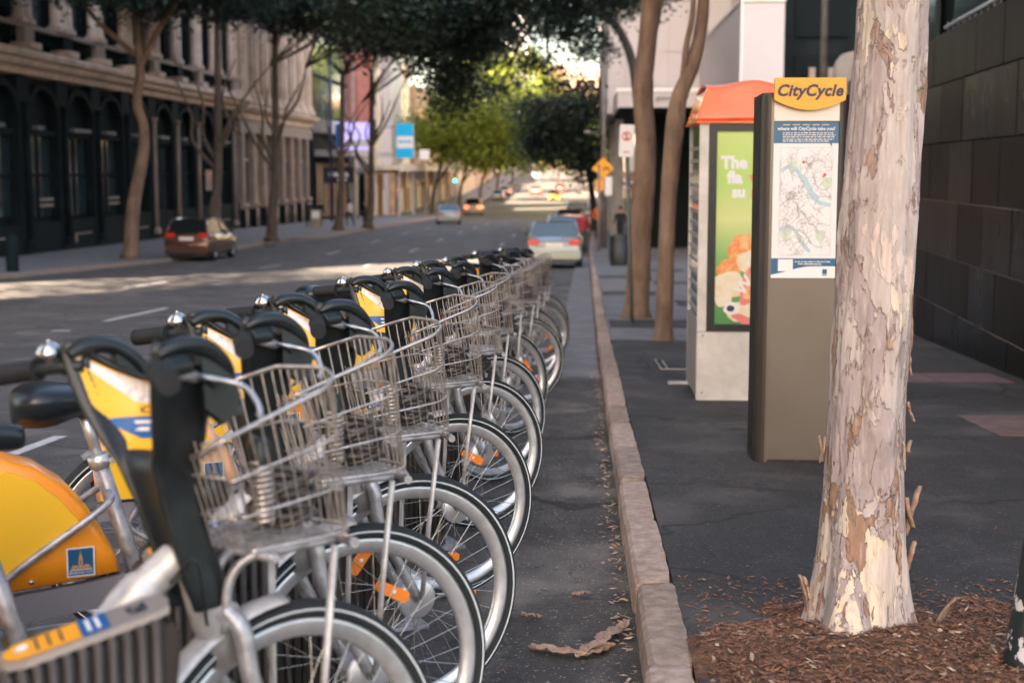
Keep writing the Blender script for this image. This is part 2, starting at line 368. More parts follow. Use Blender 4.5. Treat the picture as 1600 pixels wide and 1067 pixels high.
# ------------------------------------------------------------------ ground, road, footpaths
def strip(name, fa, fb, dz, m, ys=YS, nx=1, kind='structure', parent=None, dzb=None):
    mb = MB(); ys = list(ys)
    for i, y in enumerate(ys):
        a, b = fa(y), fb(y)
        for j in range(nx + 1):
            t = j / nx; mb.v.append((a + (b - a) * t, y, gz(y) + dz + ((dzb if dzb is not None else dz) - dz) * t))
    for i in range(len(ys) - 1):
        for j in range(nx):
            k = i * (nx + 1) + j; mb.f.append([k, k + 1, k + nx + 2, k + nx + 1]); mb.m.append(0); mb.sm.append(False)
    o = mb.build(name, m, parent)
    if kind and not parent: tag(o, kind=kind)
    return o
strip('ground', lambda y: -700, lambda y: 700, -.35, 'ground', ys=[-60, -20, 0, 50, 80, 120, 155, 200, 240, 300, 400, 480, 900])
road = strip('road', lambda y: lx(y) + .0, lambda y: kx(y) - .55, 0, 'road', nx=4)
gutter = strip('road_gutter', lambda y: kx(y) - .55, lambda y: kx(y) + .02, .001, 'gutter')
pavement = strip('pavement', lambda y: kx(y) + .135, lambda y: 14, .12, 'pave', ys=[y for y in YS if y < 17.1] + [17.1])
strip('concrete_pavement', lambda y: kx(y) + .135, lambda y: 14, .12, 'slab', ys=[17.1] + [y for y in YS if y > 17.1])
# pale concrete strips in the gutter further on, and pale paving bands across the near path
gp = strip('gutter_slab', lambda y: kx(y) - .5, lambda y: kx(y) - .03, .006, 'slab', ys=[13, 15, 17, 20, 24, 30, 40, 55])
lfoot = strip('far_pavement', lambda y: -34, lambda y: lx(y) - .15, .42, 'slab', dzb=.12, nx=2, ys=[y for y in YS if 20 <= y] )
strip('far_pavement', lambda y: -34, lambda y: lx(y) - .15, .42, 'slab', dzb=.12, nx=2, ys=[y for y in YS if y <= 20])
# lane markings
def dash(x, y0, y1, wd=.11, dz=.006, sk=0):
    mb = MB(); n = max(1, int((y1 - y0) / 1.5))
    for i in range(n + 1):
        y = y0 + (y1 - y0) * i / n; mb.v += [(x - wd / 2 + sk * (y - y0), y, gz(y) + dz), (x + wd / 2 + sk * (y - y0), y, gz(y) + dz)]
    for i in range(n): mb.f.append([2 * i, 2 * i + 1, 2 * i + 3, 2 * i + 2]); mb.m.append(0); mb.sm.append(False)
    return mb.build('lane_marking', 'line', road)
dash(-3.42, 6.2, 8.9, .09, sk=.03); dash(-3.3, 10.5, 10.8, .09)
for y in (20.6, 46, 58.4, 70, 82, 94, 106): dash(-7.0, y, y + 3.2)
for y in (30.8, 44, 56, 68, 80, 92): dash(-10.0, y, y + 3.2)
for y in (29, 41, 53, 65, 77, 90, 103): dash(-3.6, y, y + 2.6)
dash(-6.95, 18.6, 18.75, .25)
# kerb stones: each one a piece
kerb = empty('kerb'); tag(kerb, kind='structure')
y = 2.2; i = 0
random.seed(3)
while y < 60:
    L = .82 + random.random() * .25 if y > 2.5 else .9
    if y > 30: L = 2.4
    jx = random.uniform(-.007, .007); jz = random.uniform(-.006, .005); jr = random.uniform(-.006, .006)
    mb = MB(); ch = .02; hh = .125 + jz; ya, yb = y, y + L - random.uniform(.012, .022); ns = 14 if y < 14 else 2
    for k in range(ns + 1):
        yy = ya + (yb - ya) * k / ns; g = gz(yy); e = .006 if k in (0, ns) and ns > 2 else 0; q = lambda f, a=.006: .42 * a * noise.noise(Vector((yy * f, i * 3.1, f)))
        xx = kx(yy) + jx + jr * k / ns + q(7); t = hh + q(5, .004) - e
        mb.v += [(xx - .012 + e, yy, g - .1), (xx + e + q(17, .004), yy, g + t - ch + q(23, .007)), (xx + ch * .7 + e + q(19, .005), yy, g + t - .003), (xx + .07, yy, g + t + q(11, .003)), (xx + .128 - e + q(13, .012), yy, g + t), (xx + .142, yy, g - .1)]
    for k in range(ns):
        for j in range(5): mb.f.append([k * 6 + j, k * 6 + j + 1, k * 6 + j + 7, k * 6 + j + 6]); mb.m.append(0); mb.sm.append(False)
    mb.f += [[5, 4, 3, 2, 1, 0], [ns * 6 + j for j in range(6)]]; mb.m += [0, 0]; mb.sm += [False, False]
    mb.build('kerb_stone', ['kerb', 'kerb1', 'kerb2'][int(random.random() * 3)], kerb); y += L; i += 1
far_kerb = strip('kerb_right_far', lambda y: kx(y), lambda y: kx(y) + .135, .12, 'kerb', ys=[60] + [q for q in YS if q > 60])
lk_e = empty('kerb_left'); tag(lk_e, kind='structure')
y = 18
while y < 150:
    L = 2.4; mb = MB()
    for yy in (y, y + L - .03):
        g = gz(yy); xx = lx(yy); mb.v += [(xx, yy, g - .1), (xx - .01, yy, g + .13), (xx - .15, yy, g + .13), (xx - .15, yy, g - .1)]
    mb.f = [[0, 1, 5, 4], [1, 2, 6, 5], [2, 3, 7, 6], [0, 3, 2, 1], [4, 5, 6, 7]]; mb.m = [0] * 5; mb.sm = [False] * 5
    mb.build('kerb_stone', 'kerb', lk_e); y += L
# paving slabs by the wall, concrete band, service pit
def quad_on(name, pts, dz, m, parent, th=.02):
    mb = MB(); A = [(x, yy, gz(yy) + .12 + dz) for x, yy in pts]; mb.add(A + [(a[0], a[1], a[2] - th) for a in A], [(0, 1, 2, 3), (0, 4, 5, 1), (1, 5, 6, 2), (2, 6, 7, 3), (3, 7, 4, 0)])
    return mb.build(name, m, parent)
for x in (2.50, 3.02): quad_on('paver', [(x, 8.45), (x + .51, 8.45), (x + .51, 9.42), (x, 9.42)], .006, 'pink_slab', pavement)
for x in (2.35, 2.95): quad_on('paver', [(x, 11.6), (x + .59, 11.6), (x + .59, 12.35), (x, 12.35)], .006, 'pink_slab', pavement)
for x in (.36, .96, 1.56, 2.16): quad_on('paver', [(x, 16.2), (x + .59, 16.2), (x + .59, 17.05), (x, 17.05)], .005, 'slab', pavement)
for yy in range(0, 14):
    for k in range(3):
        y0 = 18.2 + yy * 1.6; quad_on('paver', [(kx(y0) + .17 + k * 1.2, y0), (kx(y0) + 1.35 + k * 1.2, y0), (kx(y0) + 1.35 + k * 1.2, y0 + 1.57), (kx(y0) + .17 + k * 1.2, y0 + 1.57)], .004, 'slab' if (yy * 3 + k) % 5 else 'pave', pavement)
pit = MB(); pit.box((.74, 12.35, gz(12.9) + .10), (1.35, 13.3, gz(12.9) + .135))
po = pit.build('service_pit_cover', 'pave'); tag(po, 'rectangular service pit cover with thin metal rim beside the phone booth', 'pit cover')
rm = MB()
for x in (.72, .78, 1.35): rm.tube([(x, 12.33, gz(12.33) + .145), (x, 13.32, gz(13.32) + .145)], .008, 4)
for yy in (12.33, 13.32): rm.tube([(.72, yy, gz(yy) + .145), (1.35, yy, gz(yy) + .145)], .008, 4)
rm.build('rim', 'alu', po)
po.location = (0, 0, .0)
sb = MB(); sb.tube([(.72, 11.35, gz(11.35) + .125), (1.05, 11.35, gz(11.35) + .125)], .045, 8, flat=.4); tag(sb.build('cover_plate', 'alu'), 'long rounded metal plate set in the asphalt at the foot of the booth', 'cover plate')

# ------------------------------------------------------------------ front tree pit with mulch
def mound_h(x, y):
    cx, cy = 1.08, 3.93
    dx = (x - cx) / .80; dy = (y - cy) / .74
    n = noise.noise(Vector((x * 3.1, y * 3.1, 0))) * .34 + noise.noise(Vector((x * 9, y * 9, 3))) * .22 + noise.noise(Vector((x * 30, y * 30, 3))) * .08
    r = math.hypot(dx, dy) + n
    return .055 * max(-.35, 1 - max(r, 0) ** 2.2) + noise.noise(Vector((x * 16, y * 16, 1))) * .008
mb = MB(); nx, ny = 110, 110
mb.grid(lambda u, v: (lambda x, y: (x, y, gz(y) + .12 + mound_h(x, y)))(.328 + 1.75 * u, 3.0 + 2.0 * v), nx, ny)
mul_o = mb.build('tree_pit_mulch', 'mulch'); tag(mul_o, 'reddish brown bark mulch heaped round the base of the mottled tree', 'mulch', kind='stuff')
def chips(name, n, pos, L, W, m, lab, cat, seed=1):
    rs = random.Random(seed); mb = MB()
    for _ in range(n):
        x, yy, z = pos(rs); l = L * rs.uniform(.4, 1.5); ww = W * rs.uniform(.5, 1.4); a = rs.uniform(0, 2 * PI); ti = rs.uniform(-.35, .35); cu = rs.uniform(.0, .4) * ww
        d = Vector((math.cos(a), math.sin(a), ti)); e = Vector((-math.sin(a), math.cos(a), rs.uniform(-.5, .5))); c = Vector((x, yy, z + .004 + abs(ti) * l * .4))
        P = [c - d * l * .5, c - d * l * .1 + e * ww * .5, c + d * l * .5, c + d * l * .1 - e * ww * .5]; P2 = c + Vector((0, 0, cu))
        mb.add(P + [P2], [(0, 1, 4), (1, 2, 4), (2, 3, 4), (3, 0, 4)])
    o = mb.build(name, m, fix=False); tag(o, lab, cat, kind='stuff'); return o
def pm(rs):
    while 1:
        x = rs.uniform(.36, 1.95); yy = rs.uniform(3.1, 4.95); h = mound_h(x, yy)
        if h > -.002 or (h > -.03 and rs.random() < .2): return x, yy, gz(yy) + .12 + max(h, 0)
chips('bark_chips', 9000, pm, .026, .008, 'chips', 'brown bark chips scattered on the mulch round the tree', 'bark chips', 2)
chips('leaf_litter', 420, pm, .032, .013, 'dead_leaf', 'pale dead leaves and bark curls lying on the mulch', 'leaf litter', 3)
def pg(rs):
    yy = 2.8 + 11 * rs.random() ** 1.8; return kx(yy) - .02 - abs(rs.gauss(0, .035)), yy, gz(yy) + .006
chips('gutter_litter', 420, pg, .03, .014, 'dead_leaf', 'dry leaves and twigs gathered in the gutter along the kerb', 'leaf litter', 4)
def pg2(rs):
    if rs.random() < .5: yy = rs.uniform(3, 12); return rs.uniform(.4, 3.2), yy, gz(yy) + .125
    yy = rs.uniform(3, 12); return rs.uniform(-.5, .15), yy, gz(yy) + .005
chips('twig_litter', 420, pg2, .03, .007, 'chips', 'small twigs scattered over the gutter and the asphalt path', 'leaf litter', 5)
def pw(rs):
    yy = 3 + 9 * rs.random(); return kx(yy) - .015 - abs(rs.gauss(0, .012)), yy, gz(yy) + .012
chips('gutter_weeds', 140, pw, .03, .008, 'leaf_mid', 'small green weeds growing in the joint along the kerb', 'weeds', 6)
# large curled bark piece in the gutter
def bark_piece(x0, y0, x1, y1, wd, seed, parent, curl=.35):
    rs = random.Random(seed); ns = 26; prof = [rs.uniform(.75, 1.1) for _ in range(ns + 1)]
    a = Vector((x0, y0, 0)); b = Vector((x1, y1, 0)); d = (b - a).normalized(); e = Vector((-d.y, d.x, 0))
    def fn(u, v):
        t = u; wv = wd * (max(1e-4, math.sin(PI * min(max(t * .93 + .04, .0), 1))) ** .45) * prof[int(t * ns)]; q = (v - .5) * 2
        c = a.lerp(b, t) + e * (wv * q * .5 + .02 * noise.noise(Vector((t * 5, seed, 0)))); z = gz(c.y) + .008 + wd * curl * q * q * .5 + .012 * (1 + noise.noise(Vector((t * 7, q * 2, seed))))
        return (c.x, c.y, z)
    mb = MB(); mb.grid(fn, 44, 8); o = mb.build('bark_strip', 'peel', parent); sm = o.modifiers.new('s', 'SOLIDIFY'); sm.thickness = .004; return o
bp = empty('fallen_bark', (0, 0, 0)); tag(bp, 'large curled piece of tan fallen bark lying across the gutter against the kerb', 'fallen bark')
bark_piece(.02, 4.32, .175, 4.70, .055, 1, bp); bark_piece(-.15, 4.40, .03, 4.33, .05, 2, bp); bark_piece(.0, 4.31, .12, 4.44, .035, 5, bp)
for i, (x, yy, l, ww, a) in enumerate([(-.02, 5.05, .07, .03, .3), (.1, 3.95, .05, .02, .1), (-.12, 4.75, .075, .02, 2.9)]):
    q = bark_piece(x, yy, x + l * math.cos(a), yy + l * math.sin(a), ww, 11 + i, None); q.name = 'bark_scrap'
    tag(q, ['small dark bark scrap lying upstream of the large fallen bark in the gutter', 'thin pale bark scrap beside the kerb below the large fallen bark', 'short brown bark scrap lying nearer the wheels in the gutter'][i], 'bark scrap', 'bark scraps in the gutter')
# ------------------------------------------------------------------ share bicycles (local: +x ahead, +y left, origin on the ground under the front hub)
TL = math.radians(15); RW = .338
AX = Vector((-math.sin(TL), 0, math.cos(TL))); AO = Vector((-.162, 0, .70))          # steering axis
def axp(z): return AO + AX * ((z - .70) / math.cos(TL))
def wheel(parent, cx, name, front):
    w_ = MB(); R = RW - .034
    w_.lathe([(R + .004, -.014), (R + .004, .014), (R - .006, .015), (R - .030, .009), (R - .034, 0), (R - .030, -.009), (R - .006, -.015)], axis='y', n=64, closed=True)
    o = w_.build(name, 'rim', parent); o.location = (cx, 0, RW + .002)
    t = MB(); pr = []
    for k in range(13):
        a = -.25 * PI + (1.5 * PI) * k / 12; pr.append((RW - .0225 + .0225 * math.sin(a), .0225 * math.cos(a)))
    pr = [(R + .002, .016)] + [(RW - .021 + .0225 * math.sin(a), .0235 * math.cos(a)) for a in [-.3 + (PI + .6) * k / 10 for k in range(11)]] + [(R + .002, -.016)]
    t.lathe(pr, axis='y', n=72); t.build('tyre', 'rubber', o)
    s = MB()
    for sgn in (1, -1): s.lathe([(R + .0155, sgn * .0236), (R + .0195, sgn * .0243), (R + .0195, sgn * .0238), (R + .0155, sgn * .0230)], axis='y', n=72, closed=True)
    s.build('sidewall_stripe', 'stripe', o)
    sp = MB()
    for k in range(36):
        a = 2 * PI * k / 36; sd = 1 if k % 2 else -1; da = .62 * (1 if (k // 2) % 2 else -1); rh = .038
        p0 = (rh * math.cos(a + da), sd * .028, rh * math.sin(a + da)); p1 = ((R - .03) * math.cos(a), sd * .004, (R - .03) * math.sin(a)); sp.tube([p0, p1], .0012, 3, caps=False)
    tag(sp.build('spokes', 'chrome', o), kind='stuff')
    h = MB(); h.lathe([(.012, -.055), (.014, -.034), (.042, -.032), (.042, -.024), (.030, -.016), (.030, .016), (.042, .024), (.042, .032), (.014, .034), (.012, .055)], axis='y', n=20)
    for sgn in (1, -1): h.tube([(0, sgn * .055, 0), (0, sgn * .07, 0)], .008, 6)
    h.build('hub', 'frame', o)
    if front:
        d = MB(); d.lathe([(0, -.047), (.052, -.047), (.056, -.043), (.056, -.033), (0, -.033)], axis='y', n=40); d.build('brake_disc', 'rim', o)
    for a in ((2.45, 5.2) if front else (2.3, 5.5)):
        r = MB(); c = Vector((math.cos(a), 0, math.sin(a))) * .19; tx = Vector((-math.sin(a), 0, math.cos(a))); rr = Vector((math.cos(a), 0, math.sin(a)))
        pts = [(-.044, -.008), (-.038, -.014), (.038, -.014), (.044, -.008), (.044, .008), (.038, .014), (-.038, .014), (-.044, .008)]
        r.prism(pts, c - Vector((0, .008, 0)), tx, rr, (0, .016, 0)); r.lathe([(0, -.0095), (.006, -.0095), (.006, .0095), (0, .0095)], c=tuple(c), axis='y', n=10, mi=1)
        r.build('reflector', ['reflector', 'white'], o)
    return o
# column shell --------------------------------------------------------------
LV = [(.705, .040, .042, -.042, 0), (.74, .043, .045, -.045, 0), (.80, .044, .046, -.046, 0), (.90, .048, .050, -.048, 0), (.965, .064, .066, -.050, .1), (1.0, .094, .082, -.052, .6),
      (1.05, .122, .098, -.054, .9), (1.10, .142, .106, -.050, 1.0), (1.14, .157, .106, -.044, 1.0), (1.162, .161, .098, -.038, 1.0), (1.176, .157, .082, -.026, 1.0)]
def lev(z): return [float(np.interp(z, [l[0] for l in LV], [l[k] for l in LV])) for k in range(1, 5)]
def col_pt(z, u, inner=False, off=0.):
    """u -1..1 : right wing tip .. front .. left wing tip"""
    wd, f, b, op = lev(z); a = axp(z); th = u * PI * .5
    if not inner: x = b + (f - b) * max(math.cos(th), 0) ** .75; y = wd * math.copysign(abs(math.sin(th)) ** .9, u)
    else:
        fi = (f - .020) * op + (b + .012) * (1 - op); wi = max(.004, wd - .009); x = b - .001 + (fi - b) * max(math.cos(th), 0) ** .8; y = wi * math.copysign(abs(math.sin(th)) ** .9, u)
        x -= off
    dip = .075 * (1 - u * u) ** 1.3 * max(0, (z - 1.04) / .136)
    return Vector((a.x + x, y, z - dip))
def yoke(parent):
    mb = MB(); nu = 22; zs = [l[0] for l in LV]; zz = []
    for i in range(len(zs) - 1):
        for k in range(3): zz.append(zs[i] + (zs[i + 1] - zs[i]) * k / 3)
    zz.append(zs[-1]); n = len(zz); per = 2 * (nu + 1)
    for z in zz:
        for k in range(nu + 1): mb.v.append(tuple(col_pt(z, -1 + 2 * k / nu)))
        for k in range(nu + 1): mb.v.append(tuple(col_pt(z, 1 - 2 * k / nu, True)))
    for i in range(n - 1):
        for k in range(per):
            k2 = (k + 1) % per; mb.f.append([i * per + k, i * per + k2, (i + 1) * per + k2, (i + 1) * per + k]); mb.m.append(0); mb.sm.append(True)
    for k in range(nu): # top rim and bottom cap
        a = (n - 1) * per; mb.f.append([a + k, a + k + 1, a + per - 2 - k, a + per - 1 - k]); mb.m.append(0); mb.sm.append(True)
        mb.f.append([k, k + 1, per - 2 - k, per - 1 - k]); mb.m.append(0); mb.sm.append(False)
    for sg in (1, -1):   # brake hoods where the bars leave the wings
        t = axp(1.15); mb.tube(bez([(t.x - .035, sg * .150, 1.150), (t.x + .0, sg * .152, 1.164), (t.x + .05, sg * .148, 1.160), (t.x + .095, sg * .138, 1.125), (t.x + .112, sg * .126, 1.075)], 5), [.012 + .014 * math.sin(PI * min(1, (k + 2) / 22)) for k in range(21)], 14, flat=.6)
        mb.tube(bez([(t.x + .01, sg * .158, 1.133), (t.x - .012, sg * .168, 1.133), (t.x - .035, sg * .178, 1.130)], 5), [.022, .022, .0215, .021, .020, .019, .018, .018, .017, .017, .016], 12)
        mb.prism([(t.x + .048, 1.160), (t.x + .098, 1.126), (t.x + .118, 1.075), (t.x + .108, 1.045), (t.x + .085, 1.03), (t.x + .05, 1.06)], (0, sg * .130, 0), (1, 0, 0), (0, 0, 1), (0, sg * .022, 0))
    o = mb.build('steering_column', 'black', parent); return o
def patch(mb, u0, u1, z0, z1, off, mi, shape=None, nu=10, nv=8):
    def fn(a, b):
        if shape: u, z = shape(a, b)
        else: u, z = u0 + (u1 - u0) * a, z0 + (z1 - z0) * b
        return col_pt(z, u, True, off)
    mb.grid(fn, nu, nv, mi)
def badge(mb, c, ux, uy, s, m0):
    """square city badge: border, field, tower and word; material slots m0.. = white, blue, gold"""
    c, ux, uy = Vector(c), Vector(ux).normalized(), Vector(uy).normalized(); nrm = ux.cross(uy)
    def rect(x0, y0, x1, y1, d, mi): mb.add([c + ux * (x * s) + uy * (y_ * s) + nrm * d for x, y_ in ((x0, y0), (x1, y0), (x1, y1), (x0, y1))], [(0, 1, 2, 3)], mi)
    rect(-.5, -.55, .5, .55, .0008, m0); rect(-.45, -.5, .45, .5, .0014, m0 + 1)
    rect(-.35, -.27, .35, -.17, .002, m0 + 2); rect(-.3, -.17, -.12, -.11, .002, m0 + 2); rect(.12, -.17, .3, -.11, .002, m0 + 2)
    for k in range(6): rect(-.33 + k * .12, -.25, -.29 + k * .12, -.19, .0025, m0 + 1)
    rect(-.07, -.17, .07, .12, .002, m0 + 2); rect(-.05, .12, .05, .24, .002, m0 + 2); rect(-.025, .24, .025, .33, .002, m0 + 2); rect(-.008, .33, .008, .42, .002, m0 + 2)
    rect(-.02, -.1, .02, .08, .0025, m0 + 1); rect(-.4, -.31, .4, -.285, .002, m0)
    put_text(mb, 'BRISBANE CITY', c + uy * (-.44 * s) + nrm * .002, ux, uy, .125 * s, m0, bold=.0)

def make_bike():
    root = empty('share_bicycle')
    wheel(root, 0, 'front_wheel', True); wheel(root, -1.09, 'rear_wheel', False)
    # fork ------------------------------------------------------------
    f = MB(); cr = axp(.70)
    for sg in (1, -1):
        f.tube(bez([(cr.x + .015, sg * .03, .70), (cr.x + .035, sg * .053, .655), (-.115, sg * .060, .56), (-.055, sg * .058, .44), (-.004, sg * .055, .345)], 6), [.0185] * 8 + [.017] * 8 + [.014] * 9, 10)
    f.tube([axp(.625), axp(.70)], .028, 12); f.tube([(cr.x + .02, -.04, .69), (cr.x + .02, .04, .69)], .022, 10)
    f.build('fork', 'frame', root)
    # mudguard over the rear upper quarter of the front wheel
    g = MB()
    def mg(u, v):
        a = math.radians(92 + 82 * u); q = (v - .5) * 2; r = RW + .022 - .012 * q * q; return (r * math.cos(a), .034 * q, RW + r * math.sin(a))
    g.grid(mg, 20, 6); o = g.build('mudguard', 'pale_frame', root); m_ = o.modifiers.new('s', 'SOLIDIFY'); m_.thickness = .003
    g = MB()
    def mg2(u, v):
        a = math.radians(-5 + 130 * u); q = (v - .5) * 2; r = RW + .024 - .012 * q * q; return (-1.09 + r * math.cos(a), .034 * q, RW + r * math.sin(a))
    g.grid(mg2, 24, 6); o = g.build('mudguard', 'guard', root); m_ = o.modifiers.new('s', 'SOLIDIFY'); m_.thickness = .003
    # column, panel, stickers
    yo = yoke(root)
    p = MB()
    def top(u): return 1.152 - .0 * u
    patch(p, -.8, .8, .955, 1.148, .002, 0, lambda a, b: ((-1 + 2 * a) * (.60 + .33 * min(1, b * 2.2)), .985 + .172 * b), 22, 12)
    pn = p.build('info_panel', 'yellow', root)
    s = MB(); patch(s, 0, 0, 0, 0, .004, 0, lambda a, b: (.22 + .70 * a * (.4 + .6 * b), 1.075 + .078 * b), 8, 6); s.build('map_sticker', 'sticker', pn)
    s = MB(); patch(s, 0, 0, 0, 0, .004, 0, lambda a, b: (-.22 - .70 * a * (.4 + .6 * b), 1.075 + .078 * b), 8, 6); s.build('map_sticker', 'sticker', pn)
    s = MB(); patch(s, 0, 0, 0, 0, .004, 0, lambda a, b: ((-1 + 2 * a) * (.30 + .5 * math.sin(PI * .5 * min(1, .15 + b))), 1.002 + .036 * b), 10, 5)
    patch(s, 0, 0, 0, 0, .005, 1, lambda a, b: (.30 + .2 * a, 1.014 + .006 * b), 3, 1); patch(s, 0, 0, 0, 0, .005, 1, lambda a, b: (.28 + .26 * a, 1.026 + .005 * b), 3, 1)
    s.build('blue_sticker', ['blue', 'white'], pn)
    s = MB(); put_text(s, 'CityCycle', (0, 0, 0), (1, 0, 0), (0, 1, 0), .030, 0, fn=lambda x, y_: col_pt(1.046 + y_, -x * 8.4, True, .005), ital=.2, bold=.0004); s.build('lettering', 'ink', pn)
    # bars, grips, bell, levers ---------------------------------------
    t = axp(1.15); ends = {}
    for sg in (1, -1):
        B = MB(); P = bez([(t.x - .01, sg * .14, 1.130), (t.x - .04, sg * .17, 1.130), (t.x - .065, sg * .215, 1.126), (t.x - .10, sg * .30, 1.118)], 5); B.tube(P, .0115, 10); B.build('handlebar', 'black', root)
        G = MB(); a, b = Vector((t.x - .064, sg * .212, 1.1265)), Vector((t.x - .102, sg * .305, 1.117)); k = 22
        pts = [a.lerp(b, q / k) for q in range(k + 1)]; G.tube(pts, [.0175 + (.0016 if q % 2 else -.0008) for q in range(k + 1)], 14)
        G.tube([a - (b - a) * .06, a], .021, 14); G.tube([b, b + (b - a) * .03], .019, 14); G.build('grip', 'grip', root)
        L = MB(); L.tube(bez([(t.x + .0, sg * .155, 1.118), (t.x + .07, sg * .165, 1.105), (t.x + .10, sg * .195, 1.09), (t.x + .09, sg * .245, 1.065), (t.x + .07, sg * .28, 1.05)], 6), [.009] * 6 + [.007] * 12 + [.0055] * 6 + [.008], 8, flat=.55)
        L.tube([(t.x - .03, sg * .175, 1.13), (t.x + .03, sg * .16, 1.112)], .010, 8); L.build('brake_lever', 'rim', root)
    b = MB(); bc = Vector((t.x - .05, .185, 1.152)); b.lathe([(0, .023), (.010, .0215), (.018, .015), (.0225, .005), (.0225, -.002), (.020, -.006), (.010, -.010), (.010, -.024)], c=tuple(bc), n=20); b.tube([(bc.x, bc.y, bc.z + .022), (bc.x, bc.y, bc.z + .026)], .004, 8)
    b.build('bell', 'chrome', root)
    # cables
    c = MB(); c.tube(bez([(t.x - .02, -.17, 1.12), (t.x + .06, -.16, 1.10), (t.x + .08, -.09, 1.03), (t.x + .06, -.03, .93)], 6), .0028, 5); c.tube(bez([(t.x - .02, .17, 1.12), (t.x + .06, .16, 1.10), (t.x + .08, .09, 1.03), (t.x + .06, .03, .93)], 6), .0028, 5)
    c.tube(bez([(-.24, -.02, .76), (-.22, -.07, .80), (-.19, -.045, .68)], 6), .003, 5); tag(c.build('brake_cable', 'black', root), kind='stuff')
    l = MB(); l.lathe([(0, .05), (.026, .048), (.030, .040), (.030, .004), (.022, -.01), (0, -.012)], c=(axp(.92).x + .055, 0, .90), axis='x', n=20); l.build('headlamp', ['black'], root)
    # basket ----------------------------------------------------------
    bk = MB(); x0, x1, hw = -.200, .088, .165
    def outl(s_, tz):
        """s 0..1 round the U from rear right over the front to rear left; tz 0 bottom .. 1 top"""
        gw = .80 + .20 * tz; xr, xf, w_ = x0 + .02 * (1 - tz), x1 - .02 * (1 - tz) + .015 * tz, hw * gw; rc = .10
        segs = [('l', xf - rc - xr), ('a', rc * PI / 2), ('l', 2 * (w_ - rc)), ('a', rc * PI / 2), ('l', xf - rc - xr)]; T = sum(q[1] for q in segs); d = s_ * T
        if d <= segs[0][1]: return xr + d, -w_
        d -= segs[0][1]
        if d <= segs[1][1]: a = d / rc; return xf - rc + rc * math.sin(a), -w_ + rc - rc * math.cos(a)
        d -= segs[1][1]
        if d <= segs[2][1]: return xf, -w_ + rc + d
        d -= segs[2][1]
        if d <= segs[3][1]: a = d / rc; return xf - rc + rc * math.cos(a), w_ - rc + rc * math.sin(a)
        d -= segs[3][1]; return xf - rc - d, w_
    def zt(s_, tz):   # rim falls towards the rear on each side
        k = min(s_, 1 - s_) / .42; dr = .10 * (1 - min(1, k)) ** 1.1; return .805 + (.295 - dr) * tz
    def ring(tz, r, mb, dd=0): mb.tube([(*outl(k / 60, tz), zt(k / 60, tz) + dd) for k in range(61)], r, 6)
    for k in range(34):
        s_ = (k + .5) / 34; mb_ = bk; P = [(*outl(s_, 0), .806), (*outl(s_, .5), zt(s_, .5)), (*outl(s_, 1), zt(s_, 1))]; bk.tube(P, .0017, 4, caps=False)
    for tz in (.33, .66): ring(tz, .0024, bk)
    SH = lambda v: Vector((v.x - .26 * (v.z - .93), v.y, v.z))
    bk.xf(SH); wr = bk.build('basket_side_wires', 'steel', root); tag(wr, kind='stuff')
    rm_ = MB(); ring(1.0, .0042, rm_, .002); rm_.tube([(x0, -hw, zt(0, 1)), (x0 - .0, -.06, zt(0, 1) - .03), (x0, .06, zt(0, 1) - .03), (x0, hw, zt(1, 1))], .004, 6); ring(.02, .0036, rm_)
    rm_.xf(SH); rm_.build('basket_rim', 'steel', root)
    bb = MB()
    for k in range(10):
        y_ = -.128 + .256 * k / 9; bb.tube([(x0 + .01, y_, .835), (x0 + .025, y_, .807), (x1 - .03 - (.05 if k in (0, 9) else .012 if k in (1, 8) else 0), y_, .807)], .0017, 4, caps=False)
    for x in (-.13, -.06, .02): bb.tube([(x, -.13, .805), (x, .13, .805)], .0024, 5)
    for k in range(15): y_ = -.15 + .30 * k / 14; bb.tube([(x0 + .005, y_ * .9, .81), (x0, y_, 1.0)], .0017, 4, caps=False)
    for zz in (.87, .94): bb.tube([(x0, -.15, zz), (x0, .15, zz)], .0022, 4)
    bb.xf(SH); tag(bb.build('basket_floor_wires', 'steel', root), kind='stuff')
    # carrier: flat bars under the basket, three bent tubes, two stays to the axle
    cr_ = MB()
    for y_ in (-.075, 0, .075): cr_.tube(bez([(.06, y_, .790), (-.08, y_, .79), (-.12, y_ * .8, .78), (-.145, y_ * .6, .74), (-.15, y_ * .5, .66)], 6), .0085, 8)
    cr_.tube(bez([(.075, -.12, .786), (.09, -.06, .786), (.09, .06, .786), (.075, .12, .786)], 5), .0095, 8); cr_.tube([(-.10, -.13, .789), (-.10, .13, .789)], .008, 6)
    cr_.build('carrier', 'frame', root)
    for sg in (-1, 1):
        s = MB(); s.tube([(.045, sg * .10, .785), (.02, sg * .082, .55), (.0, sg * .072, .345)], .0085, 8, flat=.75); s.build('carrier_stay', 'pale_frame', root)
    # coiled lock
    lo = MB(); n = 90; lo.tube([(-.08 + .018 * math.cos(q * .75), -.07 + .018 * math.sin(q * .75), .84 + .11 * q / n) for q in range(n)], .0045, 5); lo.build('lock_spring', 'steel', root)
    lo = MB(); n = 110; lo.tube([(.005 + .056 * math.cos(q * .36) + .01 * math.sin(q * .13), .0 + .056 * math.sin(q * .36), .822 + .09 * q / n + .006 * math.sin(q)) for q in range(n)], .0075, 6)
    lo.tube(bez([(-.01, .05, .90), (-.03, .04, .96), (-.06, -.02, .985), (-.085, -.06, .965), (-.08, -.07, .94)], 6), .0065, 6); lo.build('lock_cable', 'cable', root)
    lo = MB(); lo.lathe([(0, 0), (.016, 0), (.018, .008), (.018, .045), (.012, .055), (0, .055)], c=(-.08, -.07, .935), n=14); lo.build('lock_cylinder', 'black', root)
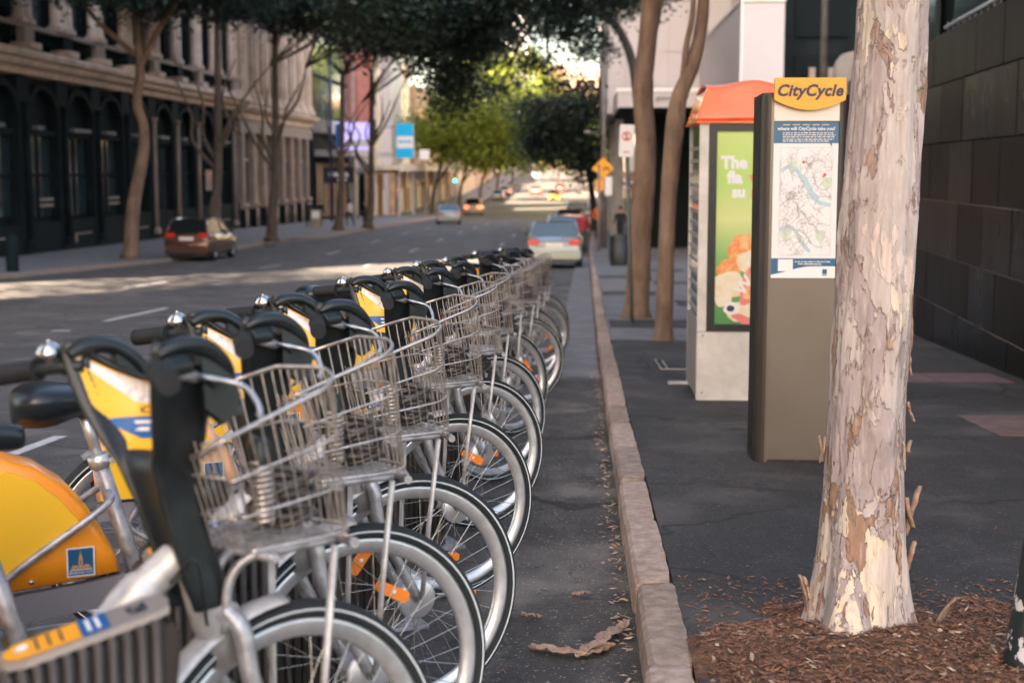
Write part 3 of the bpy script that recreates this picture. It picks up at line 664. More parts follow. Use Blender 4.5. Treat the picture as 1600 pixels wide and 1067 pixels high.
    # frame -----------------------------------------------------------
    fr = MB(); fr.tube(bez([(-.205, 0, .80), (-.29, 0, .725), (-.375, 0, .61), (-.50, 0, .44), (-.66, 0, .315), (-.74, 0, .31)], 8), [.032] * 6 + [.039] * 14 + [.035] * 15 + [.032] * 6, 18)
    fr.tube([axp(.60), axp(.80)], .034, 16); fr.tube([(-.70, -.04, .31), (-.70, .04, .31)], .030, 14)
    for sg in (1, -1): fr.tube(bez([(-.74, sg * .03, .32), (-.88, sg * .065, .35), (-1.09, sg * .075, .34)], 6), .013, 8)
    fr.build('main_frame', 'pale_frame', root)
    st = MB(); st.tube([(-.69, 0, .33), (-.825, 0, .80)], .0205, 14); st.build('seat_tube', 'frame', root)
    st = MB()
    for sg in (1, -1): st.tube(bez([(-.805, sg * .03, .715), (-.83, sg * .092, .69), (-1.05, sg * .095, .545), (-1.16, sg * .08, .42), (-1.09, sg * .075, .345)], 6), .0095, 8)
    st.build('seat_stay', 'frame', root)
    st = MB(); st.tube([(-.822, 0, .79), (-.858, 0, .925)], .0145, 12); st.build('seat_post', 'rim', root)
    st = MB(); st.tube([(-.818, 0, .775), (-.826, 0, .805)], .026, 12); st.tube([(-.795, -.03, .79), (-.79, .035, .79)], .006, 8); st.tube([(-.79, .03, .79), (-.84, .045, .775)], .005, 6); st.build('seat_clamp', 'rim', root)
    # saddle: lofted shell
    sd = MB(); SX = [(-1.01, .03, .955, .03), (-1.0, .075, .97, .045), (-.965, .098, .985, .055), (-.92, .093, .982, .055), (-.87, .062, .970, .048), (-.82, .036, .962, .04), (-.775, .026, .958, .034), (-.74, .022, .952, .028), (-.728, .008, .945, .015)]
    n = 14; SX = [(-.87 + (x + .87) * 1.12, wd * 1.1, z - .012, h * (1.7 if x < -.88 else 1.1)) for x, wd, z, h in SX]
    for x, wd, z, h in SX:
        for k in range(n):
            a = 2 * PI * k / n; y_ = wd * math.copysign(abs(math.cos(a)) ** .8, math.cos(a)); zz = z + (.022 * math.sin(a) if math.sin(a) > 0 else h * 1.0 * math.sin(a)) - .012 * (abs(y_) / .1) ** 2; sd.v.append((x, y_, zz))
    for i in range(len(SX) - 1):
        for k in range(n): k2 = (k + 1) % n; sd.f.append([i * n + k, i * n + k2, (i + 1) * n + k2, (i + 1) * n + k]); sd.m.append(0); sd.sm.append(True)
    sd.f += [list(range(n)), list(range((len(SX) - 1) * n, len(SX) * n))]; sd.m += [0, 0]; sd.sm += [True, True]
    o = sd.build('saddle', 'vinyl', root); o.modifiers.new('s', 'SUBSURF').render_levels = 1; o.location = (0, 0, .004)
    r = MB()
    for sg in (1, -1): r.tube(bez([(-.96, sg * .03, .93), (-.90, sg * .022, .915), (-.83, sg * .02, .918), (-.77, sg * .012, .94)], 4), .0045, 6)
    r.tube([(-.97, -.05, .93), (-.97, .05, .93)], .022, 10); r.tube([(-.86, -.03, .915), (-.86, .03, .915)], .014, 8); r.build('saddle_rail', 'black', o, loc=(0, 0, -.004))
    # fairing over the front of the rear wheel -------------------------
    out = [(-1.27, .60), (-1.245, .69), (-1.19, .765), (-1.12, .812), (-1.05, .824), (-.98, .800), (-.92, .755), (-.87, .695), (-.83, .630), (-.80, .570), (-.785, .520), (-.92, .505), (-1.06, .495), (-1.26, .49)]
    fa = MB(); n = len(out); cen = Vector((-1.02, 0, .62))
    def rg(sc, y_): return [(cen.x + (x - cen.x) * sc, y_, cen.z + (z - cen.z) * sc) for x, z in out]
    RG = [rg(.995, -.052), rg(.985, -.066), rg(.93, -.076), rg(.5, -.086)]
    allr = [[(x, -y_, z) for x, y_, z in q] for q in RG[::-1]] + [rg(1.0, 0.0)] + [] ; allr = [[(x, -y_, z) for x, y_, z in q] for q in RG[::-1]] + [[(x, 0, z + .006) for x, _, z in rg(1.0, 0)]] + RG
    for q in allr: fa.v += q
    for i in range(len(allr) - 1):
        for k in range(n):
            if i in (3, 4) and k in (10, 11, 12, 13): continue      # open underneath
            k2 = (k + 1) % n; fa.f.append([i * n + k, i * n + k2, (i + 1) * n + k2, (i + 1) * n + k]); fa.m.append(0); fa.sm.append(True)
    fa.f += [list(range(n)), list(range((len(allr) - 1) * n, len(allr) * n))]; fa.m += [0, 0]; fa.sm += [False, False]
    fo = fa.build('rear_fairing', 'orange', root)
    fp = MB(); poly = [(-1.235, .66), (-1.18, .745), (-1.11, .790), (-1.05, .797), (-.985, .770), (-.93, .722), (-.885, .662), (-.93, .630), (-1.06, .540), (-1.14, .50), (-1.245, .50)]
    def fy(x, z): d = max(abs(x + 1.02) / .25, abs(z - .62) / .2); return .079 + .006 * max(0, 1 - d)
    for sg in (-1, 1): fp.add([(x, sg * .090, z) for x, z in poly] + [(x * 1.0 + (cen.x - x) * -.015, sg * .074, z + (z - cen.z) * .015) for x, z in poly], [tuple(range(11))] + [(k, (k + 1) % 11, 11 + (k + 1) % 11, 11 + k) for k in range(11)])
    fp.build('side_panel', 'yellow_lt', fo)
    for sg in (-1, 1): bd = MB(); badge(bd, (-.885, sg * .0875, .562), (-sg, 0, 0), (0, 0, 1), .066, 0); bd.build('city_badge', ['white', 'badge_blue', 'gold'], fo, fix=False)
    sc_ = MB(); sc_.lathe([(0, -.083), (.006, -.083), (.006, -.078)], c=(-1.0, 0, .522), axis='y', n=8); sc_.build('screw', 'chrome', fo)
    gd = MB(); gp_ = [(-1.26, .485), (-1.06, .487), (-.92, .498), (-.78, .513), (-.715, .47), (-.70, .43), (-.86, .435), (-1.09, .42), (-1.26, .43)]
    gd.prism(gp_, (0, -.075, 0), (1, 0, 0), (0, 0, 1), (0, .028, 0)); gd.build('chain_guard', 'guard', root)
    ck = MB(); ck.tube([(-.70, -.05, .31), (-.70, -.085, .31)], .018, 10); ck.tube([(-.70, -.08, .31), (-.63, -.085, .16)], .010, 8); ck.tube([(-.70, .05, .31), (-.77, .085, .46)], .010, 8)
    ck.build('crank', 'rim', root)
    for q, (x, z, sg) in enumerate([(-.63, .16, -1), (-.77, .46, 1)]):
        pd = MB(); pd.box((x - .045, sg * .09, z - .012), (x + .045, sg * .175, z + .012)); pd.build('pedal', 'black', root, bevel=.004)
    return root
STEERED = {'front_wheel', 'fork', 'mudguard', 'steering_column', 'info_panel', 'grip', 'brake_lever', 'handlebar', 'bell', 'brake_cable', 'headlamp', 'basket_side_wires', 'basket_rim', 'basket_floor_wires', 'carrier', 'carrier_stay', 'lock_spring', 'lock_cable', 'lock_cylinder'}
proto = make_bike()
HEAD = 27
BK = [  # hub x, hub y, heading change, steer, label
 (-.50, 2.45, 0, 20, 'yellow and black share bicycle nearest the camera with its front wheel turned'),
 (-.49, 3.13, 0, 10, 'share bicycle second from the near end of the row, coiled lock in its basket'),
 (-.46, 3.80, 0, 7, 'share bicycle third along the row with its orange fairing and city badge in full view'),
 (-.46, 5.06, 0, 6, 'fourth share bicycle, its sun-faded peach fairing showing behind the second basket'),
 (-.445, 6.25, 2, 4, 'fifth share bicycle along the row, badge visible between the stems of the nearer ones'),
 (-.45, 7.4, -1, 11, 'share bicycle in the middle of the row, sixth from the near end'),
 (-.435, 9.15, 2, 16, 'seventh share bicycle from the near end, its front wheel swung away'),
 (-.43, 10.8, 0, -3, 'eighth share bicycle from the near end of the row'),
 (-.42, 12.3, 1, 6, 'third share bicycle from the far end of the row beside the kerb'),
 (-.41, 13.8, -2, -4, 'last but one share bicycle at the far end of the row'),
 (-.40, 15.4, 0, 2, 'share bicycle at the very far end of the row, just before the silver saloon')]
def steer(root, deg):
    R_ = Matrix.Translation(AO) @ Matrix.Rotation(math.radians(deg), 4, AX) @ Matrix.Translation(-AO)
    first = True
    for ch in root.children:
        nm = ch.name.split('.')[0]
        if nm in STEERED and not (nm == 'mudguard' and ch.data.materials[0] == M['guard']):
            ch.matrix_basis = R_ @ ch.matrix_basis
roots = [proto] + [dup(proto) for _ in BK[1:]]
for i, (r, (x, y_, dh, stq, lab)) in enumerate(zip(roots, BK)):
    r.location = (x, y_, gz(y_) + .006); r.rotation_euler = (math.radians([0, -.8, .5, 1.2, -1, .8, -1.5, 1, -.6, 1.4, 0][i]), 0, math.radians(HEAD + dh)); tag(r, lab, 'bicycle', 'share bicycles parked in a row along the kerb'); steer(r, stq)
    up = [0, 0, 0, .01, -.02, .085, .02, -.015, .03, 0, .06][i]
    for ch in r.children:
        if ch.name.startswith(('saddle', 'seat_post')): ch.location = ch.location + Vector((-.3, 0, .95)) * up
        if ch.name.startswith(('front_wheel', 'rear_wheel')): ch.matrix_basis = ch.matrix_basis @ Matrix.Rotation(i * 1.37, 4, 'Y')
    for ch in r.children:
        if ch.name.startswith(('lock_', 'lock')):
            if i in (4, 6, 8): ch.scale = (1, .8, .85)
    if i == 3:
        for ch in r.children:
            if ch.name.startswith('rear_fairing'):
                ch.data = ch.data.copy(); ch.data.materials[0] = M['sun_faded']; tag(ch, 'sun-faded peach rear fairing')
# ------------------------------------------------------------------ docking posts
def make_dock():
    root = empty('docking_post'); b = MB()
    b.box((-.13, -.055, 0), (.11, .055, .56)); o = b.build('post_body', 'dock', root, bevel=.012)
    rb = MB()
    for k in range(11):
        x = -.12 + k * .0215; zt_ = .585 + .055 * (x + .13) / .24; rb.tube([(x, -.058, .06), (x, -.058, zt_ + .02), (x, .058, zt_ + .02), (x, .058, .06)], .0082, 8)
    rb.build('cooling_ribs', 'dock', root)
    hd = MB(); hd.prism([(-.145, .56), (.125, .56), (.135, .635), (.115, .655), (-.13, .602), (-.15, .587)], (0, -.052, 0), (1, 0, 0), (0, 0, 1), (0, .104, 0)); hd.build('head', 'bronze_dk', root, bevel=.006)
    ux = Vector((.245, 0, .053)).normalized(); nrm = Vector((-ux.z, 0, ux.x))
    o0 = Vector((-.13, 0, .605)) + nrm * .003
    pl = MB(); L = .262
    pts = [(.0, 0), (.012, -.03), (.04, -.045), (L - .03, -.045), (L - .006, -.035), (L, 0), (L - .006, .035), (L - .03, .045), (.04, .045), (.012, .03)]
    pl.prism(pts, o0, ux, (0, 1, 0), nrm * .010); lp = pl.build('label_plate', 'alu', root)
    s = MB(); o1 = o0 + nrm * .0115
    s.prism([(.012, -.012), (.03, -.034), (.125, -.037), (.125, .037), (.03, .034), (.012, .012)], o1, ux, (0, 1, 0), nrm * .001, 0)
    s.prism([(.127, -.037), (.168, -.037), (.168, .037), (.127, .037)], o1, ux, (0, 1, 0), nrm * .001, 1)
    for k in range(3): s.prism([(.06 + .018 * k, -.026), (.064 + .018 * k, -.026), (.064 + .018 * k, .028), (.06 + .018 * k, .028)], o1 + nrm * .0015, ux, (0, 1, 0), nrm * .0005, 3)
    for k in range(2): s.prism([(.136 + .014 * k, -.028), (.142 + .014 * k, -.028), (.142 + .014 * k, .026), (.136 + .014 * k, .026)], o1 + nrm * .0015, ux, (0, 1, 0), nrm * .0005, 2)
    s.lathe([(0, .0), (.011, 0), (.011, .001)], c=(0, 0, 0), n=12, mi=2)
    k0 = len(s.v) - 36; c = o1 + ux * .04 + nrm * .002
    s.xf(lambda v: c + ux * v.x + Vector((0, 1, 0)) * v.y + nrm * v.z, k0)
    s.build('label', ['sign_yellow', 'blue', 'white', 'ink'], lp)
    base = MB(); base.box((-.20, -.10, -.03), (.18, .10, .012)); base.build('base_plate', 'frame', root, bevel=.004)
    hk = MB(); hk.tube(bez([(.08, .05, .45), (.10, .11, .47), (.09, .16, .49)], 5), .016, 10); hk.build('lock_arm', 'frame', root)
    return root
dk = make_dock()
dl = ['grey ribbed docking post nearest the camera with a yellow and blue label plate', 'ribbed docking post behind the first bicycle basket', 'ribbed docking post under the second basket', 'docking post beside the fourth bicycle', 'docking post beside the fifth bicycle', 'docking post beside the sixth bicycle',
      'docking post beside the seventh bicycle', 'docking post beside the eighth bicycle', 'docking post beside the third bicycle from the far end', 'docking post beside the last but one bicycle', 'docking post beside the last bicycle of the row']
for i, (x, y_, dh, stq, lab) in enumerate(BK):
    d = dk if i == 0 else dup(dk); a = math.radians(HEAD + dh); lx_, ly_ = -.395, -.235
    X = x + lx_ * math.cos(a) - ly_ * math.sin(a); Y = y_ + lx_ * math.sin(a) + ly_ * math.cos(a); d.location = (X, Y, gz(Y)); d.scale = (1, 1, 1.17); d.rotation_euler = (0, 0, a); tag(d, dl[i], 'docking post', 'docking posts of the share bicycle station')
    bm_ = d
    for ch in d.children:
        if ch.name.startswith('label_plate'):
            t_ = MB(); ux = Vector((.245, 0, .053)).normalized(); nrm = Vector((-ux.z, 0, ux.x)); o0 = Vector((-.13, 0, .605)) + nrm * .0145 + ux * .20
            put_text(t_, str(29 - i), o0, (0, -1, 0), ux, .04, 0, bold=.001); t_.build('dock_number', 'ink', ch)
# ------------------------------------------------------------------ foreground mottled tree
def trunk_mesh(path, rad, nseg=96, nst=220, amp=.012, seed=0, flare=None):
    P = bez(path, 24); n = len(P); mb = MB()
    def at(t):
        f = t * (n - 1); i = min(int(f), n - 2); return P[i].lerp(P[i + 1], f - i)
    def fn(u, v):
        c = at(u); a = 2 * PI * v; r = float(np.interp(u, [q[0] for q in rad], [q[1] for q in rad])); z = c.z
        d = Vector((math.cos(a), math.sin(a), 0)); q = d * 1.4 + Vector((seed, 0, z * 1.3))
        r += amp * 1.3 * noise.noise(q) + amp * .55 * noise.noise(Vector((d.x * 4, d.y * 4, z * 4 + seed))) + amp * .25 * noise.noise(Vector((d.x * 14, d.y * 14, z * 9)))
        # bark plates: quantised relief
        pl = noise.fractal(Vector((d.x * 1.6 + seed, d.y * 1.6, z * 1.9)), 1, 2, 4); r += amp * .30 * (1 if pl > .16 else 0) - amp * .26 * (1 if pl < -.2 else 0)
        if flare: r += flare(a, z)
        return (c.x + d.x * r, c.y + d.y * r, z)
    mb.grid(fn, nst, nseg); return mb
TX, TY = .872, 4.29; tz0 = gz(TY) + .12
def fl(a, z):
    h = z - tz0; e = math.exp(-max(h + .05, 0) / .10)
    ang = lambda c_, w_: math.exp(-((math.atan2(math.sin(a - c_), math.cos(a - c_))) / w_) ** 2)
    return .03 * e + .15 * math.exp(-max(h + .02, 0) / .15) * ang(-1.95, .42) + .05 * e * ang(-.3, .4) + .04 * e * ang(2.8, .4) + .012 * math.exp(-((h - .62) / .05) ** 2) * ang(-1.3, .25) + .016 * math.exp(-((h - .95) / .09) ** 2) * ang(-1.35, .4)
path = [(TX - .01, TY, tz0 - .12), (TX - .008, TY, tz0 + .2), (TX + .0, TY, tz0 + .8), (TX + .03, TY + .02, tz0 + 1.5), (TX + .055, TY + .05, tz0 + 2.2), (TX + .05, TY + .15, tz0 + 3.4), (TX - .05, TY + .3, tz0 + 5.2)]
mb = trunk_mesh(path, [(0, .140), (.12, .132), (.25, .121), (.42, .110), (.56, .102), (.7, .096), (1, .085)], 190, 640, .010, 2, fl)
tree1 = empty('mottled_tree', (0, 0, 0)); tag(tree1, 'large tree trunk with pale mottled peeling bark standing in the mulched pit', 'tree')
tr = mb.build('trunk', 'paper_bark', tree1)
rs = random.Random(5)
def flake(c, d, L, W, out, curl, m, lift=0.):
    """strip of bark standing off the trunk: c base point, d outward dir"""
    d = Vector(d).normalized(); up = Vector((0, 0, 1)); sd = d.cross(up).normalized(); sgn = 1 if L > 0 else -1; L = abs(L); mbk = MB(); pr = [rs.uniform(.7, 1.15) for _ in range(12)]
    def fn(u, v):
        q = (v - .5) * 2; wv = W * (max(.02, math.sin(PI * (.12 + .8 * u))) ** .6) * pr[int(u * 11)]
        return Vector(c) + up * (sgn * L * u * (1 - .2 * curl)) + d * (out * u ** 1.6 + .004 + W * .25 * q * q) + sd * (wv * q * .5 + .012 * noise.noise(Vector((u * 4, c[2] * 9, L * 30))))
    mbk.grid(fn, 11, 4); o = mbk.build('bark_flake', m, tree1); s_ = o.modifiers.new('s', 'SOLIDIFY'); s_.thickness = .003
def axis_r(h):
    z = tz0 + h; P = bez(path, 24); i = min(range(len(P)), key=lambda k: abs(P[k].z - z)); u = i / (len(P) - 1); return P[i], float(np.interp(u, [0, .12, .25, .42, .56, .7, 1], [.140, .132, .121, .108, .102, .096, .085]))
for h, ang, L, W, out, curl, m in [(.30, 0, .17, .045, .04, .5, 'peel'), (.42, -.2, -.10, .05, .022, .6, 'peel'), (.72, -.1, -.07, .03, .02, .7, 'peel'), (.55, -.05, .05, .035, .012, .5, 'peel'), (.20, -.1, .10, .05, .02, .5, 'peel'),
        (.05, PI + .1, .15, .035, .03, .5, 'peel'), (.10, PI, .08, .04, .02, .6, 'dead_leaf'), (.52, PI - .05, .09, .022, .012, .5, 'peel'), (.60, PI + .1, -.09, .02, .014, .5, 'peel'), (1.0, 0, -.14, .02, .006, .5, 'peel'), (.88, .05, -.10, .022, .010, .6, 'peel'),
        (.97, -1.35, -.09, .028, .010, .7, 'peel'), (.34, -.75, -.16, .020, .006, .5, 'peel'), (.62, -.6, -.10, .018, .006, .5, 'dead_leaf')]:
    c, r = axis_r(h); d = Vector((math.cos(ang), math.sin(ang), 0)); ex = fl(ang, tz0 + h); flake(c + d * (r * .965 + ex), d, L, W, out, curl, m)
fl_ = MB(); n_ = 0
flake((TX + .21, TY - .05, tz0 + .04), (.6, -.5, 0), .11, .045, .06, .4, 'dead_leaf')
# black leaning post with flaking paint at the right edge
def post_fn():
    mb = MB(); b = Vector((1.20, 3.80, -.06)); t = b + Vector((.15, .10, 1.05)); mb.tube(bez([b, b + Vector((.03, .02, .25)), b + Vector((.085, .06, .62)), t], 8), [.052, .051, .05, .049, .048, .047, .046, .045] + [.044 - .0005 * k for k in range(17)], 20)
    return mb
po = post_fn().build('leaning_post', 'flaky'); tag(po, 'black leaning post with paint flaking off in pale patches at the edge of the mulch', 'post')

# ------------------------------------------------------------------ information totem
def build_totem():
    Y = 7.42; X0, X1 = .925, 1.382; g = gz(Y) + .118; top = 1.75; root = empty('information_totem', (0, 0, 0)); tag(root, 'tall bronze information pillar with a yellow CityCycle sign and a city map', 'sign')
    def pil(xa, xb, ya, yb, m, fl=None):
        mb = MB()
        n = 10; pts = []
        for k in range(n + 1): # rounded outer front edge
            a = PI / 2 * k / n; pts.append(((xa + (1 - math.sin(a)) * .05) if fl != 'r' else (xb - (1 - math.sin(a)) * .05), ya + .05 - .05 * math.cos(a) if 0 else ya + (1 - math.cos(a)) * .05))
        if fl == 'r': poly = [(xa, ya)] + [(p[0], p[1]) for p in pts] + [(xb, yb), (xa, yb)]
        else: poly = [(xb, ya)] + [(p[0], p[1]) for p in pts] + [(xa, yb), (xb, yb)]
        mb.prism(poly, (0, 0, g), (1, 0, 0), (0, 1, 0), (0, 0, top - g)); o = mb.build('pillar', m, root); return o
    l = pil(X0, X0 + .064, Y, Y + .30, 'bronze_dk'); pil(X1 - .055, X1, Y, Y + .30, 'bronze_dk', 'r')
    rb = MB()
    for k in range(5): rb.box((X0 - .003, Y + .07 + k * .045, g + .02), (X0 + .002, Y + .085 + k * .045, top - .02))
    rb.build('side_rib', 'black', root)
    e = MB(); e.box((X0 + .054, Y - .004, g), (X0 + .068, Y + .01, top - .02)); e.build('edge_trim', 'bronze', root)
    b = MB(); b.box((X0 + .064, Y + .02, g), (X1 - .055, Y + .26, top - .03)); b.build('core', 'bronze_dk', root)
    b = MB(); b.box((X0 + .068, Y + .004, g + .015), (X1 - .057, Y + .02, .808)); b.build('lower_panel', 'bronze', root, bevel=.002)
    b = MB(); b.box((X0 + .068, Y + .002, 1.615), (X1 - .057, Y + .02, 1.73)); b.box((X0 + .072, Y - .006, 1.618), (X1 - .062, Y + .004, 1.638)); b.build('upper_panel', 'alu', root)
    px0, px1, pz0, pz1 = X0 + .068, X1 - .058, .812, 1.612; W = px1 - px0; Hh = pz1 - pz0
    ps = MB(); ps.box((px0, Y + .006, pz0), (px1, Y + .012, pz1)); po_ = ps.build('map_poster', 'poster_white', root)
    D = .0012
    def r(mb, a, b, c, d, mi, k=1): mb.add([(px0 + W * x, Y + .006 - D * k, pz0 + Hh * z) for x, z in ((a, b), (c, b), (c, d), (a, d))], [(0, 1, 2, 3)], mi)
    s = MB(); r(s, 0, .865, 1, 1, 0); s.add([(px0 + W * x, Y + .006 - D, pz0 + Hh * z) for x, z in ((.86, .866), (.9, .866), (.9, .84))], [(0, 1, 2)], 0); r(s, 0, 0, 1, .128, 0)
    sw = [(0, 0)] + [(t, .022 + .055 * math.sin(min(1, t * 1.5) * PI / 2) ** 1.4) for t in [k / 14 for k in range(15)]] + [(1, 0)]
    s.add([(px0 + W * x, Y + .006 - 2 * D, pz0 + Hh * z) for x, z in sw], [tuple(range(len(sw)))], 1)
    r(s, .11, .045, .34, .122, 1, 3)
    def txt(body, cx, cz, size, mi, **k_): put_text(s, body, (px0 + W * cx, Y + .006 - 3.5 * D, pz0 + Hh * cz), (1, 0, 0), (0, 0, 1), size, mi, **k_)
    txt('where will CityCycle take you?', .5, .948, .0232, 1, bold=.0006)
    txt('www.citycycle.com.au', .60, .088, .0135, 1, bold=.0004, align='CENTER')
    rr = random.Random(8)
    for (z, x0_, x1_) in [(.928, .14, .92), (.915, .14, .95), (.902, .14, .93), (.887, .14, .92), (.875, .14, .86), (.104, .37, .92)]:
        x = x0_
        while x < x1_: q = rr.uniform(.02, .07); r(s, x, z, min(x + q, x1_), z + .0055, 1, 3); x += q + .014
    for k in range(5): r(s, .14 + k * .15, .975 + .004, .25 + k * .15, .985, 2, 3)
    r(s, .80, .028, .87, .058, 3, 4); r(s, .80, .018, .87, .024, 3, 4)
    s.build('poster_print', ['poster_blue', 'white', 'map_line', 'badge_blue'], po_, fix=False)
    # map
    m_ = MB(); x0_, x1_, z0_, z1_ = .11, .91, .148, .838; r(m_, x0_, z0_, x1_, z1_, 0, 1)
    def seg(pts, w_, mi, k=2.5):
        for a, b in zip(pts, pts[1:]):
            ax_, az, bx, bz = px0 + W * a[0], pz0 + Hh * a[1], px0 + W * b[0], pz0 + Hh * b[1]; dx, dz = bx - ax_, bz - az; L = math.hypot(dx, dz) or 1; nx_, nz_ = -dz / L * w_, dx / L * w_
            m_.add([(ax_ + nx_, Y + .006 - D * k, az + nz_), (bx + nx_, Y + .006 - D * k, bz + nz_), (bx - nx_, Y + .006 - D * k, bz - nz_), (ax_ - nx_, Y + .006 - D * k, az - nz_)], [(0, 1, 2, 3)], mi)
    for c_, rad in (((.22, .3), .06), ((.75, .28), .05), ((.84, .62), .05), ((.3, .72), .05)):
        m_.add([(px0 + W * (c_[0] + rad * 1.6 * math.cos(t)), Y + .006 - 1.6 * D, pz0 + Hh * (c_[1] + rad * math.sin(t * 1.0) * (.8 + .3 * math.sin(3 * t)))) for t in [2 * PI * k / 12 for k in range(12)]], [tuple(range(12))], 4)
    seg([(.12, .69), (.25, .72), (.36, .70), (.44, .65), (.52, .60), (.60, .53), (.70, .49), (.90, .47)], .010, 1, 2); seg([(.46, .66), (.6, .55), (.7, .5)], .014, 1, 2.2)
    seg([(.12, .31), (.25, .34), (.36, .31), (.44, .25), (.52, .20), (.6, .17)], .009, 1, 2)
    for _ in range(170):
        x, z = rr.uniform(x0_, x1_ - .08), rr.uniform(z0_ + .01, z1_ - .03); P = [(x, z)]
        for _k in range(rr.randint(2, 5)): P.append((min(x1_, max(x0_, P[-1][0] + rr.uniform(-.1, .12))), min(z1_, max(z0_, P[-1][1] + rr.uniform(-.05, .05)))))
        seg(P, rr.choice([.0006, .0009, .0014]), 2, 2.7)
    for x, z, q in ((.47, .745, .008), (.80, .665, .009), (.78, .655, .005)): m_.add([(px0 + W * x + q * math.cos(t), Y + .006 - 3.2 * D, pz0 + Hh * z + q * math.sin(t)) for t in [2 * PI * k / 10 for k in range(10)]], [tuple(range(10))], 3)
    for _ in range(26): x, z = rr.uniform(.3, .88), rr.uniform(.4, .8); q = .0018; m_.add([(px0 + W * x + a_, Y + .006 - 3.2 * D, pz0 + Hh * z + b_) for a_, b_ in ((-q, -q), (q, -q), (q, q), (-q, q))], [(0, 1, 2, 3)], 3)
    for a, b, c, d in ((x0_, z0_, x1_, z0_ + .002), (x0_, z1_ - .002, x1_, z1_), (x0_, z0_, x0_ + .004, z1_), (x1_ - .004, z0_, x1_, z1_)): r(m_, a, b, c, d, 2, 3)
    m_.build('city_map', ['poster_white', 'map_river', 'map_line', 'map_red', 'map_green'], po_, fix=False)
    # sign
    sg = MB(); xa, xb = X0 + .062, X1 - .036; zt_, zs = 1.832, 1.722
    out = [(xa, zt_), (xa, zs)] + [(xa + (xb - xa) * t, zs - .052 * math.sin(PI * t) ** .9) for t in [k / 16 for k in range(1, 16)]] + [(xb, zs), (xb, zt_)]
    sg.prism(out, (0, Y - .045, 0), (1, 0, 0), (0, 0, 1), (0, .03, 0)); so = sg.build('title_sign', 'sign_yellow', root)
    tx = MB(); put_text(tx, 'CityCycle', ((xa + xb) / 2 - .004, Y - .0465, 1.742), (1, 0, 0), (0, 0, 1), .079, 0, bold=.0032, ital=.24, spacing=1.06, res=5); tx.build('lettering', 'ink', so)
    cp = MB(); cp.box((X0 + .02, Y + .03, top), (X1 - .02, Y + .28, top + .012)); cp.box((X0 + .12, Y - .015, 1.70), (X1 - .1, Y + .03, 1.80)); cp.build('cap', 'bronze_dk', root)
build_totem()

